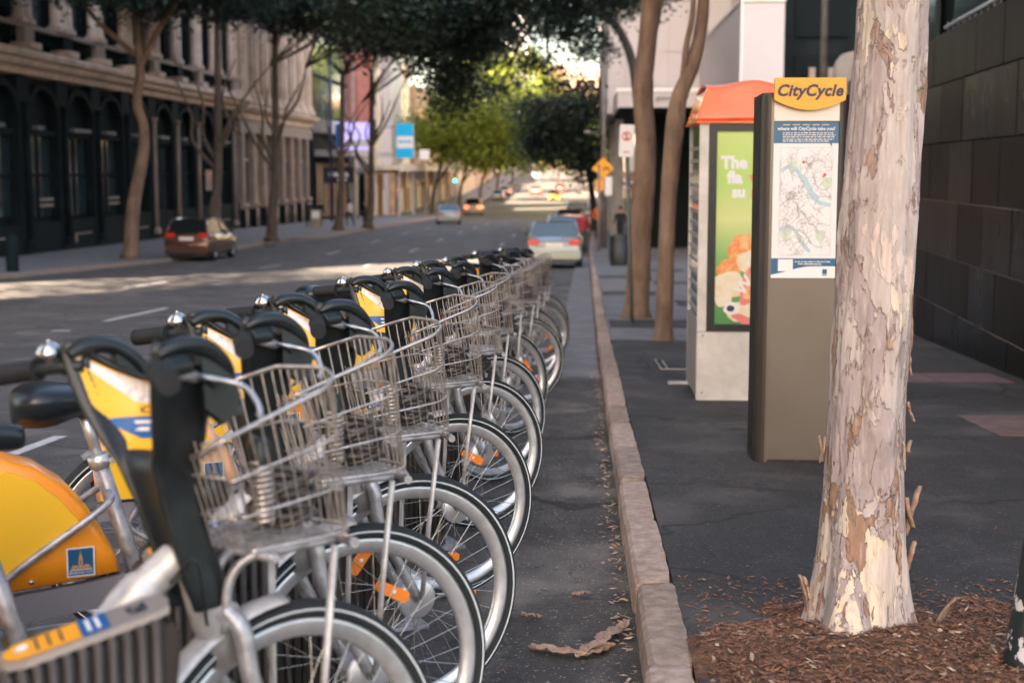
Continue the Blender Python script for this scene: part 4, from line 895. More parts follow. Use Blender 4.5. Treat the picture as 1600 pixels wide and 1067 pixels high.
# ------------------------------------------------------------------ phone booth
def build_booth():
    Y = 10.2; D = .95; X0, X1 = .848, 1.66; g = gz(Y) + .118; top = 1.705; root = empty('phone_booth', (0, 0, 0)); tag(root, 'cream public phone booth with an orange red moulded roof and a green advertising panel', 'phone booth')
    b = MB(); b.box((X0, Y, g), (X1, Y + .05, .215)); b.build('lower_panel', 'booth_white', root, bevel=.004)
    for x in (X0, X1 - .065): b = MB(); b.box((x, Y - .002, .217), (x + .065, Y + .05, top)); b.build('front_post', 'booth_white', root, bevel=.004)
    for x in (X0, X1 - .06): b = MB(); b.box((x, Y + D - .06, g), (x + .06, Y + D, top)); b.build('rear_post', 'booth_white', root, bevel=.004)
    f = MB(); fx0, fx1, fz0, fz1 = X0 + .067, X1 - .067, .222, top - .012
    f.box((fx0, Y - .012, fz0), (fx0 + .055, Y + .03, fz1)); f.box((fx1 - .055, Y - .012, fz0), (fx1, Y + .03, fz1)); f.box((fx0 + .056, Y - .012, fz0), (fx1 - .056, Y + .03, fz0 + .05)); f.box((fx0 + .056, Y - .012, fz1 - .055), (fx1 - .056, Y + .03, fz1)); f.build('poster_frame', 'black', root)
    g1 = bpy.data.materials.new('green poster'); g1.use_nodes = True; nt = g1.node_tree; p = nt.nodes['Principled BSDF']; tc = nt.nodes.new('ShaderNodeTexCoord'); sp = nt.nodes.new('ShaderNodeSeparateXYZ'); lk(nt, tc.outputs['Object'], sp.inputs[0])
    mr = nt.nodes.new('ShaderNodeMapRange'); mr.inputs[1].default_value = .27; mr.inputs[2].default_value = 1.64; lk(nt, sp.outputs[2], mr.inputs[0]); r_ = nt.nodes.new('ShaderNodeValToRGB'); lk(nt, mr.outputs[0], r_.inputs[0])
    e = r_.color_ramp.elements; e[0].position = 0; e[0].color = (.09, .26, .09, 1); e[1].position = 1; e[1].color = (.50, .62, .18, 1); q = e.new(.35); q.color = (.24, .46, .15, 1); q = e.new(.55); q.color = (.62, .68, .28, 1); q = e.new(.75); q.color = (.42, .62, .16, 1)
    lk(nt, r_.outputs[0], p.inputs['Base Color']); p.inputs['Roughness'].default_value = .25
    bx0, bx1, bz0, bz1 = fx0 + .054, fx1 - .054, fz0 + .048, fz1 - .053
    b = MB(); b.box((bx0, Y + .0, bz0), (bx1, Y + .02, bz1)); po_ = b.build('advert_poster', g1, root)
    M['ad_red'] = mat('advert red', (.65, .05, .03), .3); M['ad_pink'] = mat('advert pink', (.75, .22, .20), .3); M['ad_orange'] = mat('advert orange', (.80, .22, .05), .35, col2=(.85, .55, .25), scale=18); M['ad_cream'] = mat('advert cream', (.80, .74, .62), .35, col2=(.75, .60, .35), scale=14)
    s = MB()
    def tt(body, x, z, size, mi, **k): put_text(s, body, (x, Y - .0025, z), (1, 0, 0), (0, 0, 1), size, mi, **k)
    for body, x, z, sz in (('The', bx0 + .03, 1.385, .115), ('fla', bx0 + .075, 1.28, .115), ('su', bx0 + .11, 1.18, .105)):
        put_text(s, body, (x + .004, Y - .0015, z - .006), (1, 0, 0), (0, 0, 1), sz, 3, bold=.007, align='LEFT'); tt(body, x, z, sz, 2, bold=.004, align='LEFT')
    for body, x, z, sz in (('N', bx0 + .245, 1.375, .15), ('v', bx0 + .235, 1.28, .115), ('n', bx0 + .245, 1.18, .105)):
        put_text(s, body, (x + .004, Y - .0015, z - .006), (1, 0, 0), (0, 0, 1), sz, 0, bold=.007, align='LEFT'); tt(body, x, z, sz, 1, bold=.003, align='LEFT')
    def blob(cx, cz, rx, rz, mi, k, seed, ang=0):
        pts = []
        for i in range(22):
            t = 2 * PI * i / 22; q = 1 + .22 * noise.noise(Vector((math.cos(t) * 1.5, math.sin(t) * 1.5, seed))); x, z = rx * q * math.cos(t), rz * q * math.sin(t); pts.append((cx + x * math.cos(ang) - z * math.sin(ang), Y - .001 * k, cz + x * math.sin(ang) + z * math.cos(ang)))
        s.add([(min(max(a[0], bx0), bx1), a[1], a[2]) for a in pts], [tuple(range(22))], mi)
    for a in [(.22, .80, .13, .12, 4, 1.2, 1), (.10, .66, .09, .07, 4, 1.4, 2), (.25, .72, .10, .08, 5, 1.6, 3), (.10, .55, .12, .10, 5, 1.8, 4), (.06, .46, .07, .06, 5, 2.0, 6), (.30, .56, .12, .12, 4, 2.1, 5), (.20, .36, .13, .07, 5, 2.1, 8), (.33, .42, .1, .1, 5, 2.2, 9)]:
        blob(bx0 + a[0], a[1], a[2], a[3], a[4], a[5], a[6])
    blob(bx0 + .30, .60, .085, .20, 1, 2.5, 12, -.5); blob(bx0 + .30, .60, .065, .17, 4, 2.8, 13, -.5); put_text(s, 'We', (bx0 + .20, Y - .0035, .47), (.62, 0, .78), (-.78, 0, .62), .13, 2, bold=.004, align='LEFT')
    blob(bx0 + .12, .385, .055, .045, 2, 3, 15); blob(bx0 + .115, .385, .028, .024, 6, 3.3, 16); blob(bx0 + .22, .30, .10, .03, 1, 3, 17, -.4)
    s.build('poster_print', ['ad_red', 'ad_pink', 'white', 'map_green', 'ad_orange', 'ad_cream', 'ink'], po_, fix=False)
    # glazed side
    sd = MB(); sd.box((X0 + .012, Y + .052, .3), (X0 + .02, Y + D - .062, top - .02)); sd.build('side_window', 'glass', root)
    st = MB()
    for k in range(14): st.box((X0 + .004, Y + .07, .34 + k * .09), (X0 + .011, Y + D - .08, .365 + k * .09))
    st.build('side_stripe', 'alu', root)
    st = MB(); st.box((X0, Y + .052, g + .02), (X0 + .03, Y + D - .062, .29)); st.build('side_panel', 'alu', root); st = MB(); st.box((X0 + .03, Y + .4, .4), (X0 + .3, Y + .62, 1.3)); st.build('telephone', 'alu', root)
    # moulded roof with a hump on the front
    rf = MB()
    def fn(u, v):   # u across, v up the front slope then back
        x = X0 - .03 + (X1 - X0 + .06) * u; e = .5 - abs(u - .5); k = min(1, e / .10)
        hump = .5 * (1 + math.cos(PI * min(1, abs(u - .47) / .34)))
        if v < .34: t = v / .34; sl = .09 * t ** 1.2; xx = x + (.5 - u) * .16 * t; return (xx, Y - .03 + .085 * t, top + .002 + .005 + .24 * t ** .9 + hump * .045 * t)
        t = (v - .34) / .66; return (x + (.5 - u) * .16, Y + .055 + (D - .02) * t, top + .247 + hump * .045 * (1 - t) + .035 * math.sin(PI * t))
    rf.grid(fn, 40, 30); ob = rf.build('roof', 'red_plastic', root); s_ = ob.modifiers.new('s', 'SOLIDIFY'); s_.thickness = .02; s_.offset = -1
    for x, sg in ((X0 - .03, 1), (X1 + .03, -1)):
        g2 = MB(); g2.prism([(Y - .03, top - .01), (Y + D + .02, top - .01), (Y + D + .02, top + .22), (Y + .06, top + .22)], (x + sg * .0, 0, 0), (0, 1, 0), (0, 0, 1), (sg * .02, 0, 0)); g2.xf(lambda v: Vector((v.x + sg * max(0, v.z - top) * .34, v.y, v.z))); g2.build('roof_side', 'red_plastic', root)
    ft = MB(); ft.box((X0 - .035, Y - .035, top - .012), (X1 + .035, Y + D + .02, top + .004)); ft.build('roof_rim', 'red_plastic', root, bevel=.004)
    sl_ = MB(); rr = random.Random(2)
    for k in range(12): z = top + .02 + k * .018; sl_.box((X0 - .034 + (z - top) * .34, Y - .02 + (z - top) * .3, z), (X0 - .024 + (z - top) * .34, Y + .02 + (z - top) * .3, z + rr.uniform(.008, .015)))
    sl_.build('worn_edge', 'white', root)
    for zz in (.19, -.22 + .0):
        bl = MB(); bl.lathe([(0, -.004), (.007, -.004), (.007, .003)], c=(X0 + .04, Y - .001, zz if zz > 0 else g + .06), axis='y', n=8); bl.build('bolt', 'chrome', root)
build_booth()
# ------------------------------------------------------------------ buildings on the far (left) side of the street
def gg(y): return gz(y)
def pc(name, parent, m, *boxes, bevel=0):
    mb = MB()
    for a, b in boxes: mb.box(a, b)
    return mb.build(name, m, parent, bevel=bevel)
XF = -20.0
def old_building(Y0=17.2, Y1=84.0):
    r = empty('old_warehouse_building', (0, 0, 0)); tag(r, 'shade darkened colonnaded stone building with tan upper columns behind the brown hatchback', 'building')
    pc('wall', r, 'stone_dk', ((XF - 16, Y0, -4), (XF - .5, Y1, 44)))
    # plinth and stone courses of the ground floor
    pc('plinth', r, 'stone_dk', ((XF - .5, Y0, gg(Y1) - .5), (XF - .12, Y1, -.6)))
    pc('transom_band', r, 'stone_dk', ((XF - .5, Y0, 2.62), (XF - .22, Y1, 2.82)))
    # cornice in three mouldings
    c = MB(); prof = [(-.5, 4.75), (-.1, 4.80), (-.05, 5.0), (.25, 5.1), (.3, 5.28), (.52, 5.35), (.55, 5.52), (.5, 5.60), (-.5, 5.66)]
    c.prism([(XF + x, z) for x, z in prof], (0, Y0, 0), (1, 0, 0), (0, 0, 1), (0, Y1 - Y0 + .4, 0)); c.build('cornice', 'stone_lt', r)
    pc('balcony_rail', r, 'stone_pink', ((XF - .35, Y0, 6.42), (XF + .12, Y1, 6.58)))
    pitch = 3.9; y = 20.0; k = 0
    while y < Y1 - .5:
        # ground floor pier with thin attached shaft, arch above, dark window set back
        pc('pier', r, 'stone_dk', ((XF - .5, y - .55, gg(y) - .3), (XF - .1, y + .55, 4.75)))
        s = MB(); s.tube([(XF - .02, y, gg(y) + .7), (XF - .02, y, 3.6)], .11, 8); s.lathe([(.11, 0), (.2, .08), (.2, .2)], c=(XF - .02, y, 3.6), n=8); s.lathe([(.2, 0), (.2, .22), (.11, .3)], c=(XF - .02, y, gg(y) + .45), n=8); s.build('shaft', 'stone_pink' if y > 64 else 'stone_dk', r)  # far shafts paler as if lit, near ones in the shade-toned stone
        if y + pitch < Y1 + 1:
            a = MB(); yc = y + pitch / 2; R0 = 1.4; n = 12
            for i in range(n): # voussoirs
                t0, t1 = PI * i / n, PI * (i + 1) / n - .02; ro = R0 + .28
                a.prism([(yc + q * math.cos(t), 3.2 + q * math.sin(t) * .8) for q, t in ((R0, t0), (ro, t0), (ro, t1), (R0, t1))], (XF - .5, 0, 0), (0, 1, 0), (0, 0, 1), (.42, 0, 0))
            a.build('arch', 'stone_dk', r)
            wn = pc('window', r, 'glass', ((XF - .49, y + .6, gg(y) + 1.5), (XF - .46, y + pitch - .6, 2.6)))
            pc('frame', wn, 'stone_dk', ((XF - .46, y + pitch / 2 - .06, gg(y) + 1.5), (XF - .4, y + pitch / 2 + .06, 2.6)), ((XF - .46, y + .6, 1.1), (XF - .4, y + pitch - .6, 1.22)))
            if k % 1 == 0: pc('transom_highlight', r, 'slab', ((XF - .21, y + 1.0, 2.84), (XF + .0, y + 1.0 + [1.5, .9, .7, 1.9, 1.2, 1.0][k % 6], 2.98)))  # pale pieces stand in for bright highlights along the transom
            if y < 66 and k % 2 == 0: pc('vent_grille', r, 'stone_pink', *[((XF - .12, y + 1.2, gg(y) + 1.9 + q * .22), (XF - .06, y + 2.5, gg(y) + 2.0 + q * .22)) for q in range(2)])
            if k % 2 == 1: pc('cellar_window', r, 'stone_pink', ((XF - .12, y + .9, gg(y) + .75), (XF - .04, y + 2.7, gg(y) + .81)), ((XF - .12, y + .9, gg(y) + .45), (XF - .04, y + 1.0, gg(y) + .75)))
        # cornice blocks, balcony piers and columns of the upper floor
        pc('pedestal', r, 'stone_lt', ((XF - .3, y - .55, 5.66), (XF + .45, y + .55, 5.9))); pc('pedestal', r, 'stone_dk' if k % 2 else 'stone_pink', ((XF - .3, y - .45, 5.9), (XF + .22, y + .45, 6.42)))
        for dy in ((-.36, .36) if k % 3 else (-.6, 0, .6)):
            s = MB(); s.box((XF - .3, y + dy - .27, 6.58), (XF + .24, y + dy + .27, 6.75)); s.lathe([(.26, 6.75), (.26, 6.83), (.215, 6.9), (.21, 9), (.18, 11.6)], c=(XF - .03, y + dy, 0), n=14); s.lathe([(.18, 11.6), (.3, 11.85), (.3, 12.0)], c=(XF - .03, y + dy, 0), n=10); s.build('column', 'stone_lt', r)
        if y + pitch < Y1 + 1:
            wn = pc('window', r, 'glass', ((XF - .49, y + .9, 6.7), (XF - .44, y + pitch - .9, 10.6))); pc('frame', wn, 'stone_dk', ((XF - .44, y + .75, 6.6), (XF - .3, y + .93, 10.7)), ((XF - .44, y + pitch - .93, 6.6), (XF - .3, y + pitch - .75, 10.7)), ((XF - .44, y + .9, 8.7), (XF - .38, y + pitch - .9, 8.8)))
            b = MB()
            for q in range(7): b.lathe([(.06, 5.9), (.09, 6.05), (.05, 6.2), (.07, 6.42)], c=(XF - .05, y + .75 + q * .4, 0), n=6)
            b.build('balustrade', 'stone_dk', r)
        y += pitch; k += 1
    pc('entablature', r, 'stone_lt', ((XF - .5, Y0, 12.0), (XF + .3, Y1, 13.0)))
    for z in (14.0, 18.5, 23.0):
        y = 21.9
        while y < Y1 - 2:
            wn = pc('window', r, 'glass', ((XF - .52, y - .9, z), (XF - .46, y + .9, z + 2.8))); pc('sill', wn, 'stone_lt', ((XF - .5, y - 1.1, z - .2), (XF - .3, y + 1.1, z))); y += 7.8
    q = MB(); q.lathe([(0, 0), (.4, 0), (.4, .02)], c=(0, 0, 0), n=4)
    pl = pc('wall_plaque', r, 'stone_pink', ((XF - .08, 76.0, .25), (XF - .04, 77.3, 1.35))); pc('plaque_band', pl, 'brick', ((XF - .04, 76.0, .75), (XF - .03, 77.3, 1.35)))
old_building()
def fluted_building(Y0=84.4, Y1=107.0):
    r = empty('fluted_stone_building', (0, 0, 0)); tag(r, 'pale stone building with tall fluted upper columns and a dark plinth', 'building')
    pc('wall', r, 'stone_pink', ((XF - 16, Y0, -5), (XF - .6, Y1, 40)))
    c = MB(); prof = [(-.6, 4.35), (-.1, 4.4), (-.05, 4.75), (.3, 4.85), (.5, 5.05), (.5, 5.2), (-.6, 5.3)]
    c.prism([(XF + x, z) for x, z in prof], (0, Y0 - .3, 0), (1, 0, 0), (0, 0, 1), (0, Y1 - Y0 + .6, 0)); c.build('cornice', 'stone_lt', r)
    pc('fascia', r, 'stone_pink', ((XF - .59, Y0, 3.6), (XF - .08, Y1, 4.34)))
    y = Y0 + .5; k = 0
    while y < Y1:
        pc('pilaster', r, 'stone_pink', ((XF - .59, y - .3, -1.0), (XF - .05, y + .3, 3.6))); pc('plinth', r, 'stone_dk', ((XF - .59, y - .5, gg(y) - .5), (XF + .0, y + .5, -1.05)))
        s = MB(); s.tube([(XF + .06, y, gg(y) + .3), (XF + .06, y, -1.0)], .07, 6); s.lathe([(.07, 0), (.14, .06), (.14, .2), (.07, .26)], c=(XF + .06, y, -.9), n=8); s.build('bollard_shaft', 'stone_lt', r)
        if y + 2.9 < Y1 + .3:
            wn = pc('window', r, ['glass', 'tan', 'stone_pink', 'glass', 'timber', 'tan', 'glass'][k % 7], ((XF - .59, y + .35, -1.0), (XF - .45, y + 2.5, 3.4))); pc('frame', wn, 'stone_lt', ((XF - .44, y + .3, 1.9), (XF - .4, y + 2.55, 2.05)))
            pc('base_panel', r, 'stone_dk', ((XF - .59, y + .5, gg(y) - .5), (XF - .2, y + 2.4, -1.06)))
            wn = pc('window', r, 'glass', ((XF - .6, y + 1.05, 6.2), (XF - .5, y + 1.85, 13.5)))
            pc('urn', wn, 'stone_lt', ((XF - .5, y + .95, 9.1), (XF - .3, y + 1.95, 9.5)))
        col = MB(); n = 20; pr = [(.52 - .05 * (q % 2)) for q in range(n)]
        for z in (5.9, 16): 
            for q in range(n): a = 2 * PI * q / n; col.v.append((XF - .2 + pr[q] * math.cos(a), y + pr[q] * math.sin(a), z))
        for q in range(n): q2 = (q + 1) % n; col.f.append([q, q2, n + q2, n + q]); col.m.append(0); col.sm.append(False)
        col.lathe([(.75, 5.3), (.75, 5.55), (.6, 5.7), (.64, 5.8), (.52, 5.95)], c=(XF - .2, y, 0), n=14); col.build('column', 'stone_lt', r)
        y += 2.9; k += 1
fluted_building()
pc('unseen_shade_wing', None, 'stone_pink', ((-23.2, -80, 2), (-20.4, -1.6, 62)))  # unseen wing, its thin depth and height shaped to shade the near street
ao = pc('added_shade_block', None, 'stone_pink', ((-23.2, -1.5, 32), (-20.5, 17.1, 62))); tag(ao, 'unseen block added high over the side street to shade the white building', 'building')  # unseen block added only to keep the sun off the white building
o = bpy.data.objects['unseen_shade_wing']; tag(o, 'tall thin stone wing out of view, shaped to shade the near street', 'building')
# modern glass building, with the black shop awning and lilac billboard below
def flat(name, lab, cat, **k): r = empty(name); tag(r, lab, cat, **k); return r
r = flat('glass_office_building', 'dark glass office building beyond the fluted stone building, with shops at street level', 'building')
pc('frame', r, 'stone_dk', ((-36, 109.5, -5), (-20.6, 127, 17)))
for i in range(6):
    for z in range(3):
        y0 = 110 + i * 2.8; q = pc('window', r, 'glass_blue' if (i + z) % 3 else 'glass', ((-20.6, y0, 5.4 + z * 3.4), (-20.5, y0 + 2.5, 8.4 + z * 3.4)))
pc('spandrel', r, 'concrete', ((-20.55, 109.5, 4.2), (-19.4, 127, 5.2))); pc('canopy', r, 'concrete', ((-20.5, 110, 2.4), (-17.6, 127, 2.9)))
for y0 in (110.5, 114, 118, 122): s = pc('shopfront', r, 'glass', ((-20.6, y0, gg(y0) + .4), (-20.4, y0 + 2.9, 1.9))); pc('mullion', s, 'tan', ((-20.4, y0 + 1.4, gg(y0) + .4), (-20.3, y0 + 1.55, 1.9)), ((-20.4, y0 - .2, gg(y0) + .4), (-20.3, y0, 1.9)))
s = pc('shop_awning_sign', None, 'black', ((-19.6, 108.6, .35), (-17.2, 109.6, 1.55))); tag(s, 'black box awning with white lettering at the foot of the glass building', 'awning')
t = MB(); put_text(t, 'manta', (-18.4, 108.58, .86), (1, 0, 0), (0, 0, 1), .62, 0, bold=.02); [t.box((-18.5 + k * .2, 108.56, .52), (-18.36 + k * .2, 108.58, .66 + .03 * (k % 2))) for k in range(4)]; t.build('lettering', 'white', s)
s = pc('lilac_billboard', None, 'lilac', ((-19.0, 111, 2.9), (-16.2, 111.3, 5.0))); tag(s, 'lilac and blue illuminated billboard above the street canopy', 'billboard'); pc('screen_band', s, 'white', ((-18.2, 110.98, 3.1), (-16.4, 111, 3.7))); pc('screen_edge', s, 'blue', ((-19.0, 110.97, 3.0), (-18.5, 111, 4.9)))
s = MB(); s.tube([(-18.6, 106.5, gg(106) + .1), (-18.6, 106.5, 16)], .11, 8); tag(s.build('banner_pole', 'blue_pole'), 'tall dark blue pole in front of the glass office building', 'pole')
r = flat('rose_panel_building', 'narrow building with rose red vertical panels beyond the glass offices', 'building')
pc('wall', r, 'concrete', ((-36, 128, -5), (-20.2, 138, 15)))
for i in range(6): pc('panel', r, 'pink_panel', ((-20.2, 128.3 + i * 1.6, 3.8), (-19.8, 129.0 + i * 1.6, 14)))
for z in range(2): pc('window', r, 'glass', ((-20.2, 128.5, 4.6 + z * 4), (-20.1, 137.5, 6.8 + z * 4)))
pc('panel_front', r, 'pink_panel', ((-22.2, 127.8, 2.8), (-20.4, 127.98, 14)))
r = flat('pale_tower_block', 'tall cream building with the cyan and white hanging sign', 'building')
pc('wall', r, 'cream', ((-38, 139, -5), (-19.6, 165, 15.5)))
pc('side_bay', r, 'white_clad', ((-19.6, 141.0, 1.8), (-18.6, 150, 12.5)))
for i in range(3):
    for z in range(3): w_ = pc('window', r, 'glass', ((-19.6, 151.5 + i * 4.4, 3.4 + z * 4), (-19.5, 153.4 + i * 4.4, 6.2 + z * 4))); pc('sill', w_, 'white_clad', ((-19.6, 151.3 + i * 4.4, 3.2 + z * 4), (-19.3, 153.6 + i * 4.4, 3.4 + z * 4)))
for i in range(3):
    for z in range(3): pc('front_window', r, 'glass', ((-24.6 + i * 1.9, 138.9, 4 + z * 3.6), (-23.6 + i * 1.9, 139.0, 6.2 + z * 3.6)))
r = flat('brick_shop_row', 'tan and brick shop row with awnings under the sunlit trees', 'building')
pc('wall', r, 'tan', ((-36, 166, -5), (-19.0, 212, 11)))
for i in range(8):
    w_ = pc('window', r, 'glass', ((-19.0, 168 + i * 5.4, 4.4), (-18.9, 171 + i * 5.4, 8.4))); pc('sill', w_, 'cream', ((-19, 167.8 + i * 5.4, 4.1), (-18.7, 171.2 + i * 5.4, 4.4)))
r = flat('distant_left_terrace', 'pale buildings closing the left side of the street up the hill', 'building')
for i, (y0, y1, h, m) in enumerate([(214, 250, 11, 'cream'), (252, 300, 14, 'stone_lt'), (302, 370, 17, 'white_clad')]):
    b = pc('block', r, m, ((-42, y0, -5), (-18.2, y1, h)))
    for z in range(3):
        for q in range(4): pc('window', b, 'glass', ((-18.2, y0 + 3 + q * (y1 - y0 - 4) / 4, 2 + z * 4), (-18.1, y0 + 6 + q * (y1 - y0 - 4) / 4, 4.5 + z * 4)))
# shops at street level under a long canopy
sr = flat('shop_canopy', 'long pale street canopy over the lit shopfronts', 'canopy')
pc('roof', sr, 'cream', ((-19.5, 129, 1.35), (-16.4, 210, 1.75))); pc('fascia', sr, 'white_clad', ((-16.4, 129, 1.2), (-16.25, 210, 1.9)))
for y0 in (131, 142, 153, 164, 176, 190): pc('column', sr, 'white_clad', ((-16.7, y0, gg(y0)), (-16.5, y0 + .2, 1.35)))
pc('hanging_sign', sr, 'white_clad', ((-17.9, 150, .2), (-16.2, 150.2, 1.3))); pc('hanging_sign', sr, 'pole', ((-19.3, 131, .1), (-16.8, 131.2, .9))); pc('hanging_sign', sr, 'tan', ((-19.0, 129.4, .3), (-17.0, 129.6, 1.1)))
sf = flat('shopfront_row', 'warm coloured shopfronts with timber doors under the pale canopy', 'shopfront')
for i, m in enumerate(['cream', 'timber', 'glass', 'tan', 'brick', 'cream', 'glass', 'timber', 'tan', 'brick', 'cream', 'glass', 'tan', 'timber', 'cream', 'brick']):
    y0 = 129.5 + i * 5; b = pc('bay', sf, m, ((-19.6, y0, gg(y0) - .2), (-19.0 + .1 * (i % 2), y0 + 4.6, 1.2)))
    pc('door', b, ['glass', 'white', 'timber'][i % 3], ((-18.98 + .1 * (i % 2), y0 + 1.6, gg(y0) + .35), (-18.88 + .1 * (i % 2), y0 + 2.9, -.6))); pc('pillar', b, 'cream', ((-19.0, y0 - .3, gg(y0)), (-18.75, y0 + .05, 1.3)))
for i in range(7): pc('end_bay', sf, ['cream', 'dark_in', 'tan', 'cream', 'timber', 'white_clad', 'tan'][i], ((-20.4 + i * .55, 128.3, gg(128) + .3), (-19.95 + i * .55, 128.5, 1.0)))
# cyan and white hanging sign
s = pc('cyan_sign', None, 'white', ((-16.9, 132, 2.45), (-15.35, 132.3, 5.6))); tag(s, 'tall hanging sign with cyan top and bottom blocks and a white middle band', 'sign')
pc('cyan_block', s, 'cyan', ((-16.9, 131.96, 4.45), (-15.35, 131.99, 5.6))); pc('cyan_block', s, 'cyan', ((-16.9, 131.96, 2.45), (-15.35, 131.99, 3.35))); pc('side_cyan', s, 'cyan', ((-16.94, 131.96, 2.5), (-16.9, 132.3, 5.55)))
t = MB(); [t.box((-16.75 + k * .13, 131.93, 3.84), (-16.67 + k * .13, 131.96, 4.0 + .05 * (k % 3))) for k in range(10)]; t.build('lettering', 'cyan', s)
pc('bracket', s, 'pole', ((-19.7, 132.1, 5.2), (-16.9, 132.2, 5.3)), ((-19.7, 132.1, 2.8), (-16.9, 132.2, 2.9)))
s = pc('white_board_sign', None, 'white', ((-14.9, 133, 2.3), (-14.0, 133.2, 3.2))); tag(s, 'small plain white square sign beside the foot of the cyan sign', 'sign'); pc('bracket', s, 'pole', ((-19.6, 133.05, 2.6), (-14.9, 133.15, 2.7)))
# distant buildings closing the street
r = flat('distant_brick_building', 'rose brick building showing above the trees at the top of the hill', 'building')
pc('wall', r, 'brick', ((-12, 380, 0), (16, 400, 28)))
for z in range(6):
    for i in range(8): pc('window', r, 'stone_dk', ((-11 + i * 3.3, 379.9, 5 + z * 3.6), (-9.4 + i * 3.3, 380, 7 + z * 3.6)))
pc('parapet', r, 'cream', ((-12.2, 379.7, 28), (16.2, 400, 28.8)))
r = flat('distant_white_tower', 'slim pale tower far up the street against the white sky', 'building')
pc('wall', r, 'white_clad', ((-19, 360, 0), (-13, 372, 42)))
for z in range(9): pc('window_band', r, 'concrete', ((-18.5, 359.9, 5 + z * 4), (-13.5, 360, 6.6 + z * 4)))
# ------------------------------------------------------------------ right side of the street
r = flat('white_corner_building', 'large white panelled building with a deep canopy over the path', 'building')
xa, yb = 1.17, 62.0
pc('core', r, 'concrete', ((xa + .05, yb + .05, 3.7), (9, 96, 15)))
xs = [xa, 1.95, 2.75, 3.75, 4.55, 5.4, 6.4]; zs = [3.75, 4.9, 6.35, 9.4, 12.4, 15]
for i in range(6):
    for j in range(5): pc('cladding_panel', r, 'white_clad', ((xs[i] + .008, yb - .02 - .02 * ((i + j) % 2), zs[j] + .008), (xs[i + 1] - .008, yb + .05, zs[j + 1] - .008)))
for i in range(6):
    for j in range(5): pc('cladding_panel', r, 'white_clad', ((xa - .0, yb + .06 + i * 5, zs[j] + .01), (xa + .05, yb + 5.04 + i * 5, zs[j + 1] - .01)))
b = pc('projecting_box', r, 'white_clad', ((5.07, 46, gz(46)), (6.42, 61.9, 6.65))); pc('box_edge', b, 'white', ((5.04, 45.9, 1.0), (5.10, 46, 6.7)), ((5.10, 45.92, 6.62), (6.45, 46, 6.7)), ((5.02, 46, 6.62), (5.07, 61.9, 6.7)))
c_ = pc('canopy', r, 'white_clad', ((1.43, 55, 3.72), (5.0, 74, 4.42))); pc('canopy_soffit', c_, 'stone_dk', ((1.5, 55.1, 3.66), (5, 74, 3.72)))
pc('canopy_edge', c_, 'white', ((1.38, 54.95, 4.30), (5.0, 55, 4.45)))
pc('rail', r, 'pole', ((2.9, 54.9, 4.05), (3.7, 54.95, 4.1)), ((2.9, 54.9, 3.9), (2.94, 54.95, 4.1)))
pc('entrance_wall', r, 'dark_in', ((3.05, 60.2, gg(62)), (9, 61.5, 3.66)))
pc('entrance_panel', r, 'stone_pink', ((2.2, 62.5, gg(62) + .1), (3.0, 62.7, -.1))); pc('entrance_panel', r, 'tan', ((2.3, 62.4, .1), (2.75, 62.5, 1.3))); pc('entrance_panel', r, 'white_clad', ((2.55, 62.3, -.6), (2.95, 62.4, .9)))
for yy in (66, 72, 78, 84): pc('column', r, 'concrete', ((1.6, yy, gg(yy)), (2.0, yy + .4, 3.66)))
r = flat('right_shop_row', 'brightly stocked shopfronts along the right hand path beyond the canopy', 'shopfront')
pc('wall', r, 'cream', ((4.6, 96, -5), (12, 200, 14)))
for i, m in enumerate(['ad', 'tan', 'cream', 'brick', 'white_clad', 'tan', 'pink_panel', 'cream', 'brick']):
    y0 = 70 + i * 13; b = pc('bay', r, 'tan' if m == 'ad' else m, ((4.3 - .2 * (i % 2), y0, gg(y0)), (4.65, y0 + 12, 1.2)))
    pc('awning', b, ['tail', 'cream', 'white_clad'][i % 3], ((3.0, y0 + 1, .3), (4.3, y0 + 10, .5))); pc('window', b, 'glass', ((4.0, y0 + 3, gg(y0) + .6), (4.1, y0 + 9, 0)))
r = flat('distant_right_terrace', 'buildings along the right side of the street up the hill, mostly behind trees', 'building')
for i, (y0, y1, h, m) in enumerate([(202, 250, 14, 'tan'), (252, 320, 16, 'brick'), (322, 376, 18, 'cream')]): pc('block', r, m, ((9, y0, -5), (26, y1, h)))
r = flat('dark_tower_block', 'very dark building rising behind the stone wall', 'building')
pc('wall', r, 'stone_dk', ((6.46, 47, -4), (30, 60, 26)))
for i in range(6): pc('window', r, 'dark_in', ((6.9 + i * 2.2, 46.9, 2.2), (8.6 + i * 2.2, 47, 5))); pc('window', r, 'dark_in', ((6.9 + i * 2.2, 46.9, 5.6), (8.6 + i * 2.2, 47, 9)))
for x in (7.3, 7.9, 8.8): pc('louvre', r, 'stone_pink', ((x, 46.5, 2.2), (x + .2, 46.6, 4.6)))
s = MB(); s.tube([(4.5, 27, 2.6), (4.5, 27, 9)], .07, 10); tag(s.build('grey_downpipe', 'pole'), 'grey vertical pipe standing against the dark building above the totem', 'pipe')
s = MB(); s.prism([(0, 0), (.46, 0), (.46, 1.15), (.40, 1.15), (.40, 1.0), (.30, 1.02), (.13, .98), (.03, .85), (0, .7)], (4.35, 24.8, 2.35), (1, 0, 0), (0, 0, 1), (0, .35, 0)); tag(s.build('grey_stone_block', 'concrete', bevel=.02), 'rounded weathered grey stone block standing behind the sign and the mottled trunk', 'stone')
